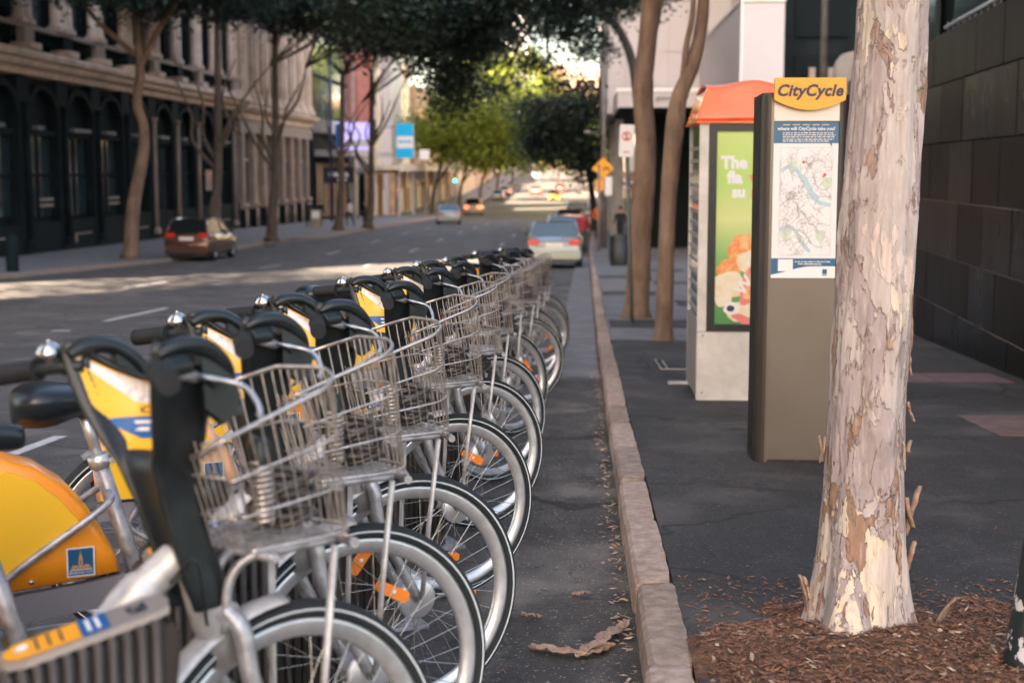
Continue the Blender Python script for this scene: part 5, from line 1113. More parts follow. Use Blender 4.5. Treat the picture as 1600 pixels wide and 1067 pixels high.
# dark stone wall of separate panels, running away beside the path
def wall_xy(y): return 3.70 + (y - 12.06) * .067
w_ = empty('stone_wall'); tag(w_, kind='structure')
ang = math.atan(.067); zc = [2.86, 2.30, 1.66, 1.03, .44, -.12, -.75]
rs = random.Random(4)
for j in range(6):
    y = 6.0 + (.6 if j % 2 else 0); 
    while y < 25:
        L = 1.18; mb = MB(); ya, yb_ = y + .006, y + L - .006; jx = rs.uniform(-.003, .003); z1, z0 = zc[j] - .007, zc[j + 1] + .007
        A = [(wall_xy(ya) + jx, ya), (wall_xy(yb_) + jx, yb_)]
        mb.add([(A[0][0], A[0][1], z0), (A[1][0], A[1][1], z0), (A[1][0], A[1][1], z1), (A[0][0], A[0][1], z1), (A[0][0] + .08, A[0][1], z0), (A[1][0] + .08, A[1][1], z0), (A[1][0] + .08, A[1][1], z1), (A[0][0] + .08, A[0][1], z1)],
               [(0, 1, 2, 3), (0, 4, 5, 1), (1, 5, 6, 2), (2, 6, 7, 3), (3, 7, 4, 0)])
        mb.build('stone_panel', 'wall_stone' if rs.random() < .62 and j else 'wall_stone_b', w_, bevel=.003); y += L
for zz in (1.03, .44, -.12):
    q = MB(); q.tube([(wall_xy(6) + .004, 6, zz), (wall_xy(24) + .004, 24, zz)], .0035, 4); q.build('mortar_joint', 'stone_pink', w_)
mb = MB(); mb.add([(wall_xy(5) + .02, 5, -1), (wall_xy(26) + .02, 26, -1.5), (wall_xy(26) + .02, 26, 2.84), (wall_xy(5) + .02, 5, 2.84), (wall_xy(5) + .5, 5, -1), (wall_xy(26) + .5, 26, -1.5), (wall_xy(26) + .5, 26, 2.84), (wall_xy(5) + .5, 5, 2.84)], [(0, 1, 2, 3), (4, 5, 6, 7), (3, 2, 6, 7), (1, 5, 6, 2)]); mb.build('wall_core', 'dark_in', w_)
mb = MB(); mb.add([(6.8, 4, 2.7), (7, 34, 2.7), (7, 34, 9), (6.8, 4, 9), (9.8, 4, 2.7), (10, 34, 2.7), (10, 34, 9), (9.8, 4, 9)], [(0, 1, 2, 3), (0, 4, 7, 3), (3, 2, 6, 7), (1, 5, 6, 2)]); o = mb.build('upper_dark_block', 'stone_dk'); tag(o, 'dark recessed building block above and behind the stone wall', 'building')
for i in range(6): pc('window', o, 'glass', ((6.75, 8 + i * 4, 3.6), (6.85, 10.6 + i * 4, 7.2)))
rl = MB(); y0, y1 = 13.2, 16.8
P = [(wall_xy(y1) + .12, y1, 3.02), (wall_xy(y0) + .12, y0, 3.14), (wall_xy(y0) + .12, y0 - .25, 3.06)]
rl.tube([(4.22, 17.0, 3.0), (4.10, 14.0, 3.07), (4.08, 13.6, 3.03)], .018, 8); hr = rl.build('wall_handrail', 'white'); tag(hr, 'white metal handrail on top of the dark stone wall', 'handrail')
for k in range(12): b_ = MB(); yy = 13.9 + k * .27; xx = 4.10 + (yy - 14) * .04; b_.tube([(xx, yy, 2.84), (xx, yy, 3.05)], .008, 5); b_.build('baluster', 'pole', hr)

# ------------------------------------------------------------------ trees
def leaves(name, clumps, n, size, m, parent, seed=1):
    g = np.random.default_rng(seed); W = np.array([c[3] * c[4] * c[5] for c in clumps]); W = W ** .8; W /= W.sum(); idx = g.choice(len(clumps), n, p=W)
    C = np.array(clumps)[idx]; d = g.normal(size=(n, 3)); d /= np.linalg.norm(d, axis=1)[:, None]; rad = g.random(n) ** .45
    # sprays: leaves gather round twig tips
    P = C[:, :3] + d * rad[:, None] * C[:, 3:6]; k = max(1, n // 9); tips = P[g.choice(n, k)]; a = g.integers(0, k, n); sp = g.random(n) < .82
    P = np.where(sp[:, None], tips[a] + g.normal(size=(n, 3)) * size * 1.5, P)
    a1 = g.random(n) * 2 * PI; t = g.normal(size=n) * .5; u = np.stack([np.cos(a1) * np.cos(t), np.sin(a1) * np.cos(t), np.sin(t)], 1); w2 = np.cross(u, g.normal(size=(n, 3)) * .6 + [0, 0, 1]); w2 /= np.linalg.norm(w2, axis=1)[:, None]
    s = size * (.6 + .8 * g.random(n))[:, None]; q = np.cross(u, w2)
    V = np.stack([P - u * s * .5, P + w2 * s * .26 + q * s * .08, P + u * s * .5, P - w2 * s * .26 + q * s * .08], 1).reshape(-1, 3)
    me = bpy.data.meshes.new(name); me.vertices.add(4 * n); me.vertices.foreach_set("co", V.ravel()); me.loops.add(4 * n); me.loops.foreach_set("vertex_index", np.arange(4 * n)); me.polygons.add(n)
    me.polygons.foreach_set("loop_start", np.arange(0, 4 * n, 4)); me.polygons.foreach_set("loop_total", np.full(n, 4)); me.materials.append(M[m]); me.update()
    o = bpy.data.objects.new(name, me); S.collection.objects.link(o); o.parent = parent; tag(o, kind='stuff'); return o
def tree(lab, stems, clumps, n, size, m='leaf', bark='bark', seed=1, grp='street trees', tw=True):
    """stems: list of (path, radii)"""
    r = empty('street_tree'); tag(r, lab, 'tree', grp); rs = random.Random(seed)
    for i, (P, R) in enumerate(stems):
        pts = bez(P, 8); mb = MB(); rr = [float(np.interp(k / (len(pts) - 1), np.linspace(0, 1, len(R)), R)) * (1 + .07 * noise.noise(Vector((k * .7, seed, i)))) for k in range(len(pts))]
        if i == 0: rr[0] *= 1.45; rr[1] *= 1.12
        mb.tube(pts, rr, 14); mb.build('trunk' if i == 0 else 'limb', bark, r)
    if clumps:
        if tw:
            mb = MB(); tips = [Vector(s[0][-1]) for s in stems]; mids = [Vector(s[0][len(s[0]) // 2]) for s in stems]
            for c in clumps:
                c0 = Vector(c[:3]); b = min(tips, key=lambda t: (t - c0).length)
                for _ in range(4):
                    e = c0 + Vector((rs.uniform(-1, 1) * c[3], rs.uniform(-1, 1) * c[4], rs.uniform(-.8, .8) * c[5])) * .8; mid = b.lerp(e, .5) + Vector((rs.uniform(-.3, .3), rs.uniform(-.3, .3), rs.uniform(0, .5))); mb.tube(bez([b, mid, e], 5), [.05 - .0043 * k for k in range(11)], 5, caps=False)
                    for _k in range(3): e2 = e + Vector((rs.uniform(-1, 1), rs.uniform(-1, 1), rs.uniform(-.6, .6))) * c[3] * .4; mb.tube([mid.lerp(e, .6), e2], [.014, .006], 3, caps=False)
            tag(mb.build('twigs', bark, r), kind='stuff')
        leaves('crown', clumps, n, size, m, r, seed)
    return r
def ell(x, y, z, rx, ry, rz): return (x, y, z, rx, ry, rz)
# near right trees beside the booth
def K(P, k): return [(a * k, b * k, 1.37 + (c - 1.37) * k) for a, b, c in P]
g = -.579
tree('thick brown tree trunk behind the leaning parking sign, forking near the top', [(K([(.74, 18.35, g), (.78, 18.35, g + 1), (.84, 18.35, g + 2.1), (.80, 18.35, g + 3.0), (.86, 18.3, g + 4.2), (.6, 18, g + 6.2)], 1.1), [.18, .16, .15, .14, .12, .08]), (K([(.83, 18.35, g + 3.3), (.95, 18.35, g + 3.9), (1.05, 18.4, g + 4.6), (1.5, 18.8, g + 5.8)], 1.1), [.07, .075, .07, .05]), ([(.7, 18.1, g + 5.6), (-.6, 19, g + 6.6), (-2.6, 22, g + 7.2)], [.07, .05, .03])],
     [ell(-1.5, 17, 6.6, 3.2, 3, 1.2), ell(2, 19, 7.2, 3, 3, 1.4), ell(-3.5, 22, 6.4, 2.4, 2.6, 1.1), ell(-.4, 14, 7, 2.6, 2.2, 1)], 9000, .13, bark='bark_tan', seed=11)
g = -.4365
tree('slender crooked brown tree trunk between the thick trunk and the phone booth', [(K([(.865, 14.5, g), (.88, 14.5, g + .9), (.90, 14.5, g + 1.55), (.955, 14.5, g + 2.25), (1.0, 14.5, g + 2.55), (1.15, 14.5, g + 2.95), (1.22, 14.5, g + 3.7), (1.1, 14.4, g + 5.5)], 1.12), [.105, .095, .092, .11, .092, .078, .066, .05]), (K([(1.03, 14.5, g + 2.66), (1.05, 14.45, g + 3.0), (1.11, 14.4, g + 3.5), (1.0, 14.2, g + 4.6)], 1.12), [.045, .035, .032, .025])],
     [ell(.5, 13.5, 5.6, 2.4, 2, .9), ell(2.4, 15.5, 6, 2, 2, 1)], 4000, .12, bark='bark_tan', seed=12)
# crown of the mottled tree, high over the path
leaves('crown', [ell(.6, 4.8, 6.0, 2.3, 2.2, 1.1), ell(-1.2, 6.2, 6.4, 2.0, 2.2, 1.1), ell(2.2, 6.5, 6.6, 2, 2.2, 1.2)], 6000, .10, 'leaf', tree1, 21)
# left row
g = gz(49.3) + .15
tree('crooked tan trunk standing on the left path in front of the shade darkened building', [([(-15.75, 49.3, g), (-15.6, 49.3, g + 1.8), (-15.2, 49.3, g + 3.6), (-15.15, 49.3, g + 4.6), (-15.35, 49.3, g + 5.4), (-15.2, 49.3, g + 6.6), (-15.3, 49.3, g + 8.6)], [.27, .24, .2, .17, .17, .16, .12]), ([(-15.2, 49.3, g + 6.6), (-14.4, 49, g + 7.9), (-13.2, 48, g + 9.0)], [.12, .1, .07]), ([(-15.3, 49.3, g + 7), (-16.6, 49, g + 8.2), (-17.6, 50, g + 9.4)], [.1, .08, .05])],
     [ell(-16.2, 49, 8.3, 3.8, 3.6, 1.3), ell(-13.2, 47, 8.2, 3.0, 3.4, 1.3), ell(-18.6, 47, 8.9, 2.4, 3, 1.2), ell(-10.6, 46, 7.9, 2.6, 3, 1.2), ell(-15, 52, 9.4, 4, 3, 1.4), ell(-14.3, 49, 7.0, 1.3, 1.5, .6), ell(-19, 44, 7.6, 2.6, 3, 1.1), ell(-13.8, 43, 7.0, 2.2, 2, .8), ell(-12.5, 52, 7.6, 2.0, 2.4, .9)], 42000, .20, bark='bark_tan', seed=13)
def L_tree(px, y, lab, top, clumps, n, size, seed, m='leaf', forks=None):
    x = (px - 905) / 2222 * y; g = gz(y) + .15; st = [([(x, y, g), (x + .05 * seed % .3, y, g + 1.6), (x + .25, y, g + 3.3), (x + .35, y, top)], [.28, .22, .18, .13])]
    rs = random.Random(seed)
    for k in range(forks or 4):
        a = -1.2 + 2.4 * k / ((forks or 4) - 1) + rs.uniform(-.2, .2); h0 = g + 3.2 + .35 * k; L = rs.uniform(2.8, 4.4)
        w1, w2 = rs.uniform(-.25, .25), rs.uniform(-.3, .3); st.append(([(x + .22, y, h0), (x + .22 + math.sin(a) * L * .22 + w1, y + rs.uniform(-.4, .4), h0 + L * .3), (x + .22 + math.sin(a) * L * .34 - w1, y, h0 + L * .6), (x + .22 + math.sin(a) * L * .6 + w2, y + rs.uniform(-1, 1), h0 + L)], [.10, .07, .055, .03]))
    return tree(lab, st, [ell(x + c[0], y + c[1], c[2], c[3], c[4], c[5]) for c in clumps], n, size, m=m, seed=seed, bark='bark')
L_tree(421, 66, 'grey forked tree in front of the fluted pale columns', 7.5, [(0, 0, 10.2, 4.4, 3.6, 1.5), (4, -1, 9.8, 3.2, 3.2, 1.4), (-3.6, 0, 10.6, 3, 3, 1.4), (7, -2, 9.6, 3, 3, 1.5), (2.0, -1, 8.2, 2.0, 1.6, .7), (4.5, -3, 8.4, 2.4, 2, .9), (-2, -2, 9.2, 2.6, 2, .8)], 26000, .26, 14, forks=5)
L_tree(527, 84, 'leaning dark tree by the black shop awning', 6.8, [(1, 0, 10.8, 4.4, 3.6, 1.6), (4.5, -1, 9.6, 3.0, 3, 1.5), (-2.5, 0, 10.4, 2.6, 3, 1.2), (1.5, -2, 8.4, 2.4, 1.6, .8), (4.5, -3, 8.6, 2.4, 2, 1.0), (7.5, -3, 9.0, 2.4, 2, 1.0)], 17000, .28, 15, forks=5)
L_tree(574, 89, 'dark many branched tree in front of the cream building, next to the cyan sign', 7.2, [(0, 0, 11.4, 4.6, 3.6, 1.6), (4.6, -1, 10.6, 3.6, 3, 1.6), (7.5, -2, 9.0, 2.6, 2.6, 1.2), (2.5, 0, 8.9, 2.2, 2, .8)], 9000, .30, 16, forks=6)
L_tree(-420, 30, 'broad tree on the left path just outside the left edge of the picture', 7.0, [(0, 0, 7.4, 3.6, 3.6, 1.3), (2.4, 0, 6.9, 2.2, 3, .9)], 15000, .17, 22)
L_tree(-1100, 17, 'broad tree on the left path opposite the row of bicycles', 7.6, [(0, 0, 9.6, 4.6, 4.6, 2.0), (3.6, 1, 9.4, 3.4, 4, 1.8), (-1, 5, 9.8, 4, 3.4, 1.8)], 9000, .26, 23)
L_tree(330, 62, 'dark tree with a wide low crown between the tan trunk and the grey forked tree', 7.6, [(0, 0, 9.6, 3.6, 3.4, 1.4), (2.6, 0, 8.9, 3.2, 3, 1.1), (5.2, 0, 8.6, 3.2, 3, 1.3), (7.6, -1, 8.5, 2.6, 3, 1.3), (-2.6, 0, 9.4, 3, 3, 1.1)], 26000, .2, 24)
# low hanging dark mass over the road
tree('dark leafy limb hanging low over the middle of the street', [([(1.4, 33, gz(33)), (1.45, 33, 2.6), (1.5, 33, 5.6), (.9, 33, 7.6), (-2.5, 32, 8.4), (-5.5, 31, 7.8)], [.2, .17, .16, .14, .1, .05]), ([(-1.5, 32.5, 8.1), (-2.6, 32.5, 6.6), (-3.0, 32.5, 4.8)], [.06, .045, .02])],
     [ell(-3.0, 32.5, 4.2, 1.1, 1.3, .95), ell(-2.9, 32.5, 3.2, .65, .9, .65), ell(-2.3, 32, 4.5, .8, 1.2, .6), ell(-4.4, 31.5, 5.0, 1.4, 1.6, .8), ell(-3.2, 32, 5.6, 2.6, 2.4, .9), ell(-.6, 32.5, 5.5, 1.9, 2, .8), ell(1.4, 33, 6.0, 2, 2, .9), ell(-3.4, 30, 4.6, 1.2, 1.5, .6), ell(-1.9, 31, 4.9, 1.1, 1.2, .6)], 36000, .14, seed=17, bark='bark_dk')
tree('thin leafy branches reaching over the street against the white sky', [([(1.9, 44, gz(44)), (1.8, 44, 3), (1.2, 44, 5.5), (-.6, 43, 6.6)], [.2, .16, .12, .06])],
     [ell(-.6, 43, 5.9, 1.6, 1.6, .55), ell(-2.4, 42, 5.2, 1.3, 1.4, .35), ell(.3, 43, 4.9, .9, 1.2, .35), ell(-1.4, 43, 4.5, 1.0, 1.0, .3), ell(1.1, 44, 6.4, 1.5, 1.5, .6), ell(-3.4, 41, 4.3, 1.1, 1, .3), ell(-.4, 43, 3.9, .9, 1, .25), ell(-2.4, 42, 3.7, .8, 1, .2), ell(-.2, 43, 5.4, 1.2, 1.2, .35)], 9500, .15, seed=18, bark='bark_dk')
# dark trees on the right further on
tree('dense dark tree beside the path just beyond the yellow warning sign', [([(.9, 84, gz(84)), (.7, 84, .2), (.2, 83, 2.6), (-.4, 83, 5)], [.2, .17, .15, .1]), ([(.6, 84, .4), (1.3, 84, 2.2), (1.6, 84, 4)], [.12, .1, .07])],
     [ell(-.6, 83, 3.0, 2.4, 2.6, 1.8), ell(.6, 83, 1.4, 1.3, 2, 1.0), ell(-1.6, 82, 4.6, 2.4, 2.6, 1.0), ell(.6, 84, 5.2, 2.0, 2.4, 1.3), ell(-2.6, 82, 2.9, 1.2, 1.6, .8)], 9000, .26, seed=19, bark='bark_dk')
tree('dark tree arching over the parked cars on the right', [([(1.2, 108, gz(108)), (1, 108, -.5), (.3, 107, 2.2)], [.22, .2, .14])], [ell(-.4, 107, 3.0, 2.8, 3, 1.7), ell(-2.6, 106, 3.2, 2.2, 2.4, 1.2), ell(-3.2, 106, 5.8, 2.6, 3, 1.3), ell(.6, 108, 6.2, 2.4, 3, 1.5)], 7000, .3, seed=20, m='leaf_mid', bark='bark_dk')
# sunlit trees arching over the road up the hill
px_x0 = lambda px, Y: (px - 905.8) / 2222 * Y
random.seed(31); k = 0
LT = [(-15.2, 147, 'sunlit yellow green tree over the bright shopfronts'), (-14.5, 172, 'sunlit tree behind the first yellow green one on the left'), (-13.8, 198, 'sunlit tree half way up the left side of the hill'), (-13.4, 232, 'pale green tree high on the left side of the hill'), (-13, 275, 'hazy green tree near the top of the hill on the left'),
      (2.4, 142, 'mid green tree on the right behind the dark arching one'), (2.8, 165, 'sunlit tree on the right side at the bottom of the hill'), (3.4, 195, 'green tree on the right half way up the hill'), (4.0, 235, 'green tree on the right high up the hill'), (4.5, 285, 'tree at the top of the hill on the right')]
for x, y, lab in LT:
    g = gz(y); sg = 1 if x < 0 else -1; cl = [ell(x + sg * random.uniform(1, 7.5), y + random.uniform(-5, 5), g + random.uniform(6.0, 11), random.uniform(1.8, 3), random.uniform(2, 3), random.uniform(1.0, 1.8)) for _ in range(9)] + [ell(x + sg * 1, y, g + 8.5, 3, 3, 2)]
    if y in (147, 172): cl += [ell(px_x0(px_, y), y + random.uniform(-3, 3), 1.37 + (265 - py_) / 2222 * y, 2.6, 2.6, 1.9) for px_, py_ in ([(670, 205), (710, 160), (760, 205), (810, 200), (690, 225), (735, 235), (780, 240), (825, 235), (700, 175), (745, 180), (790, 190), (720, 130), (765, 140)] if y == 147 else [(840, 215), (870, 235), (800, 150), (835, 165), (775, 110), (860, 190), (750, 200), (880, 170), (820, 100), (790, 120), (850, 140), (760, 95)])]
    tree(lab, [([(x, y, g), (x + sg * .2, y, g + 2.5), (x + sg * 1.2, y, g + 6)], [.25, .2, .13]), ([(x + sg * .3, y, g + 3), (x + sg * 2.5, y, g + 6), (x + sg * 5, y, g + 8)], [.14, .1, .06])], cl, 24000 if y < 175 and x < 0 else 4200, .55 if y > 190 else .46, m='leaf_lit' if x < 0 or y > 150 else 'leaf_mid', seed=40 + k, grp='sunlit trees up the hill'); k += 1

# ------------------------------------------------------------------ poles and signs on the right path
def parking_sign():
    Y = 19.2; g = gz(Y) + .1; r = empty('parking_sign', (0, 0, 0)); tag(r, 'leaning grey pole with a small white no stopping sign in front of the thick trunk', 'sign')
    m = MB(); x0 = (988 - 905) / 2222 * Y; x1 = (976 - 905) / 2222 * Y; zt_ = 1.37 + (265 - 200) / 2222 * Y; m.tube([(x0, Y, g), (x1, Y, zt_)], .030, 10); m.build('pole', 'green_pole', r)
    cx, cz = (977 - 905) / 2222 * Y, 1.37 + (265 - 221) / 2222 * Y; p = MB(); w2, h2 = .098, .215; rc = .02
    pts = [];
    for sx, sz, a0 in ((1, 1, 0), (-1, 1, 90), (-1, -1, 180), (1, -1, 270)):
        for q in range(4): a = math.radians(a0 + q * 30); pts.append((sx * (w2 - rc) + rc * math.cos(a), sz * (h2 - rc) + rc * math.sin(a)))
    p.prism(pts, (cx, Y - .05, cz), (1, 0, -.03), (.03, 0, 1), (0, .006, 0)); pl = p.build('sign_plate', 'white', r)
    s = MB(); c = (cx, Y - .0515, cz + .06); n = 28
    ring = [(c[0] + q * math.cos(2 * PI * k / n), c[1], c[2] + q * math.sin(2 * PI * k / n)) for k in range(n) for q in (.066, .048)]
    s.add(ring, [(2 * k, 2 * k + 1, (2 * k + 3) % (2 * n), (2 * k + 2) % (2 * n)) for k in range(n)], 0)
    put_text(s, 'S', (c[0], c[1] - .001, c[2] - .038), (1, 0, 0), (0, 0, 1), .105, 1, bold=.004); s.add([(c[0] + a * .7071 - b * .7071, c[1] - .002, c[2] - a * .7071 - b * .7071) for a, b in ((-.052, -.006), (.052, -.006), (.052, .006), (-.052, .006))], [(0, 1, 2, 3)], 0)
    s.add([(cx - .045 + a, Y - .052, cz - .15 + b) for a, b in ((0, 0), (.025, .02), (.025, .007), (.09, .007), (.09, -.007), (.025, -.007), (.025, -.02))], [(0, 1, 2, 3, 4, 5, 6)], 0)
    s.lathe([(0, -.002), (.006, -.002), (.006, 0)], c=(cx, Y - .05, cz + .175), axis='y', n=8, mi=1); s.build('sign_print', ['map_red', 'ink'], pl, fix=False)
parking_sign()
def px_x(px, Y): return (px - 905.8) / 2222 * Y
def px_z(py, Y): return 1.37 + (265.3 - py) / 2222 * Y
Y = 60; m = MB(); r = flat('street_light_pole', 'tall tapering grey street light pole beside the kerb by the yellow sign', 'street light')
m.tube([(px_x(944, Y), Y, gz(Y)), (px_x(942.5, Y), Y, 4), (px_x(942, Y), Y, 12)], [.13, .10, .07], 10); m.build('pole', 'pole', r); m = MB(); m.tube([(px_x(942, Y), Y, px_z(211, Y)), (px_x(916, Y), Y, px_z(207, Y))], .03, 6); m.box((px_x(913, Y), Y - .1, px_z(209, Y)), (px_x(922, Y), Y + .1, px_z(205, Y))); m.build('arm', 'pole', r)
Y = 57; r = flat('warning_sign', 'yellow diamond warning sign with black cyclist and arrow symbols over a small yellow plate', 'sign')
cx, cz = px_x(942, Y), px_z(263, Y); m = MB(); d = .43; rc = .05
m.prism([(d, 0), (0, d), (-d, 0), (0, -d)], (cx, Y, cz), (1, 0, 0), (0, 0, 1), (0, .02, 0)); p = m.build('diamond_plate', 'sign_yellow', r)
s = MB(); s.add([(cx - .17 + a, Y - .004, cz + b) for a, b in ((-.03, -.14), (.03, -.14), (.03, .06), (.08, .06), (0, .16), (-.08, .06), (-.03, .06))], [tuple(range(7))], 0)
for xx in (.03, .21):
    s.lathe([(.045, -.002), (.065, -.002)], c=(cx + xx, Y - .003, cz - .05), axis='y', n=12, mi=0)
for a, b in (((.03, -.05), (.1, .05)), ((.1, .05), (.21, -.05)), ((.1, .05), (.06, .07)), ((.17, .06), (.21, -.05)), ((.06, -.0), (.18, .05))):
    s.tube([(cx + a[0], Y - .004, cz + a[1]), (cx + b[0], Y - .004, cz + b[1])], .014, 4)
s.build('symbol', 'ink', p, fix=False)
m = MB(); m.box((px_x(930.5, Y), Y, px_z(298, Y)), (px_x(943, Y), Y + .02, px_z(280, Y))); m.build('lower_plate', 'sign_yellow', r); m = MB(); m.tube([(px_x(936, Y), Y + .05, gz(Y)), (px_x(936, Y), Y + .05, px_z(262, Y))], .07, 8); m.build('post', 'pole', r)
Y = 50; r = flat('white_parking_sign', 'small white sign on a thin pole between the yellow sign and the trees', 'sign'); m = MB(); m.box((px_x(945, Y), Y, px_z(305, Y)), (px_x(956, Y), Y + .015, px_z(276, Y))); m.build('sign_plate', 'white', r); m = MB(); m.tube([(px_x(953, Y), Y + .03, gz(Y) + .1), (px_x(953, Y), Y + .03, px_z(276, Y))], .03, 6); m.build('post', 'pole', r)
Y = 44; g = gz(Y) + .12; r = flat('litter_bin', 'round black litter bin on the path beyond the thick trunk', 'litter bin'); m = MB(); m.lathe([(0, 0), (.25, 0), (.27, .05), (.27, .78), (.24, .80)], c=(1.22, Y, g), n=20); m.build('body', 'bin', r); m = MB(); m.lathe([(.28, .80), (.28, .9), (.2, .95), (0, .96)], c=(1.22, Y, g), n=20); m.build('lid', 'bin', r)

# ------------------------------------------------------------------ cars
def make_car(paint, kind='saloon', lit=False, simple=False, glass='car_glass'):
    r = empty('parked_car'); L, W = (4.55, 1.76) if kind == 'saloon' else ((3.95, 1.68) if kind == 'hatch' else (4.5, 1.85)); hL = L / 2
    if kind == 'saloon': belt = [(-hL, .62, .80), (-hL + .06, .84, .93), (-hL + .5, .98, .98), (-1.2, 1.0, 1.0), (0, .96, 1.0), (1.0, .92, 1.0), (1.6, .84, .97), (hL - .15, .70, .9), (hL, .52, .75)]; gh = [(-1.72, 0), (-1.0, 1), (-.1, 1.0), (.35, .93), (1.15, 0)]; H_ = 1.44; bz = 1.0
    elif kind == 'hatch': belt = [(-hL, .7, .9), (-hL + .05, 1.0, .97), (-1.2, 1.02, 1.0), (0, .98, 1.0), (.9, .95, 1.0), (1.4, .86, .97), (hL - .12, .72, .9), (hL, .55, .78)]; gh = [(-1.93, 0), (-1.62, .92), (-.6, 1.0), (.25, .95), (1.05, 0)]; H_ = 1.52; bz = 1.02
    else: belt = [(-hL, .8, .92), (-hL + .05, 1.1, .97), (-1.2, 1.1, 1.0), (.9, 1.05, 1.0), (1.5, 1.0, .97), (hL, .7, .85)]; gh = [(-2.2, 0), (-1.95, .95), (-.6, 1.0), (.4, .97), (1.1, 0)]; H_ = 1.75; bz = 1.1
    b = MB(); hw = W / 2; ring = lambda x, zt_, k: [(x, -hw * k * .93, .22), (x, -hw * k, .34), (x, -hw * k, .62), (x, -hw * k * .985, zt_ - .08), (x, -hw * k * .90, zt_), (x, 0, zt_ + .015), (x, hw * k * .90, zt_), (x, hw * k * .985, zt_ - .08), (x, hw * k, .62), (x, hw * k, .34), (x, hw * k * .93, .22)]
    fine = []
    for i in range(len(belt) - 1):
        for q in range(3): t = q / 3; fine.append(tuple(belt[i][j] * (1 - t) + belt[i + 1][j] * t for j in range(3)))
    fine.append(belt[-1]); n = 11
    for x, z, k in fine: b.v += ring(x, z, k)
    for i in range(len(fine) - 1):
        for j in range(n): j2 = (j + 1) % n; b.f.append([i * n + j, i * n + j2, (i + 1) * n + j2, (i + 1) * n + j]); b.m.append(0); b.sm.append(True)
    b.f += [list(range(n)), list(range((len(fine) - 1) * n, len(fine) * n))]; b.m += [0, 0]; b.sm += [True, True]
    # roof and pillars
    def sec(i, off): x, t = gh[i]; z = bz - .02 + (H_ - bz + .02) * t; w_ = hw * (.90 - .16 * t); return x, z, w_
    R_ = [sec(i, 0) for i in range(5)]
    top = [R_[1], R_[2], R_[3]]
    for i, j in ((1, 2), (2, 3)):
        a, c = R_[i], R_[j]; b.add([(a[0], -a[2], a[1]), (a[0], 0, a[1] + .035), (a[0], a[2], a[1]), (c[0], c[2], c[1]), (c[0], 0, c[1] + .035), (c[0], -c[2], c[1])], [(0, 1, 4, 5), (1, 2, 3, 4)], 0, True)
    for sg in (-1, 1):
        for i, j, rr in ((0, 1, .045), (3, 4, .035), (1, 2, .03), (2, 3, .03)): a, c = R_[i], R_[j]; b.tube([(a[0], sg * a[2], a[1]), (c[0], sg * c[2], c[1])], rr, 5)
        b.tube([(-.1, sg * hw * .75, H_ - .02), (-.05, sg * hw * .9, bz)], .03, 5); 
    bo = b.build('body', paint, r)
    for i, j, nm in ((0, 1, 'rear_window'), (3, 4, 'windscreen')): gl = MB(); a, c = R_[i], R_[j]; gl.add([(a[0], -a[2] * .97, a[1]), (a[0], a[2] * .97, a[1]), (c[0], c[2] * .97, c[1] + .0), (c[0], -c[2] * .97, c[1])], [(0, 1, 2, 3)], 0); gl.build(nm, glass, r)
    for sg in (-1, 1):
        g2 = MB(); P = [(x, sg * (w_ - .01), z) for x, z, w_ in R_]; g2.add(P, [(0, 1, 2, 3, 4)], 0); g2.build('side_window', glass, r)
    for x in (-hL + .82, hL - .82):
        for sg in (-1, 1):
            wh = MB(); wh.lathe([(.17, -.09), (.29, -.10), (.315, -.07), (.315, .07), (.29, .10), (.17, .09)], axis='y', n=20); wo = wh.build('wheel', 'rubber', r); wo.location = (x, sg * (hw - .10), .315)
            a = MB(); a.lathe([(0, sg * .075), (.05, sg * .085), (.10, sg * .07), (.17, sg * .095), (.19, sg * .09)], axis='y', n=16); a.build('rim', 'rim', wo)
    for sg in (-1, 1):
        t_ = MB(); zz = .86 if kind != 'hatch' else .98; t_.box((-hL - .005, sg * hw * .52, zz - .13), (-hL + .10, sg * hw * .93, zz + .05)); t_.build('tail_light', 'lamp_lit' if lit else 'tail', r, bevel=.02)
        mm = MB(); mm.box((.62, sg * (hw * .92), bz - .02), (.80, sg * (hw + .15), bz + .12)); mm.build('wing_mirror', 'black', r, bevel=.03)
        hl = MB(); hl.box((hL - .12, sg * hw * .5, .62), (hL - .01, sg * hw * .85, .76)); hl.build('headlight', 'white', r, bevel=.02)
    bp_ = MB(); bp_.box((-hL - .07, -hw * .95, .30), (-hL + .1, hw * .95, .58)); bp_.build('rear_bumper', paint, r, bevel=.04)
    pl = MB(); zp = .74 if kind == 'saloon' else (.50 if kind == 'x' else .82); pl.box((-hL - .02, -.26, zp - .07), (-hL + .02, .26, zp + .07)); pl.build('number_plate', 'tread', r)
    ex = MB(); ex.box((-hL - .03, -hw * .8, .20), (-hL + .3, hw * .8, .30)); ex.build('valance', 'black', r)
    return r
def carpaint(name, c): return mat(name, c, .3, metal=.55, coat=.7, var=.04)
M['p_silver'] = carpaint('silver green car paint', (.25, .275, .27)); M['p_copper'] = carpaint('copper brown car paint', (.13, .058, .042)); M['p_white'] = mat('white car paint', (.7, .7, .68), .3, coat=.6); M['p_red'] = mat('red car paint', (.55, .03, .02), .3, coat=.6); M['p_yellow'] = mat('yellow car paint', (.62, .42, .06), .3, coat=.6); M['p_dark'] = mat('dark car paint', (.03, .035, .045), .3, coat=.6); M['p_grey'] = carpaint('grey car paint', (.25, .27, .3)); M['p_tan'] = mat('beige car paint', (.5, .42, .3), .35, coat=.5)
def put_car(x, y, paint, kind, lab, yaw=0, lit=False, glass='car_glass'):
    c = make_car(paint, kind, lit, glass=glass); s = (gz(y + 2) - gz(y - 2)) / 4; c.location = (x, y, gz(y) + .0); c.rotation_euler = (0, -math.atan(s), PI / 2 + math.radians(yaw)); tag(c, lab, 'car', 'cars in the street'); return c
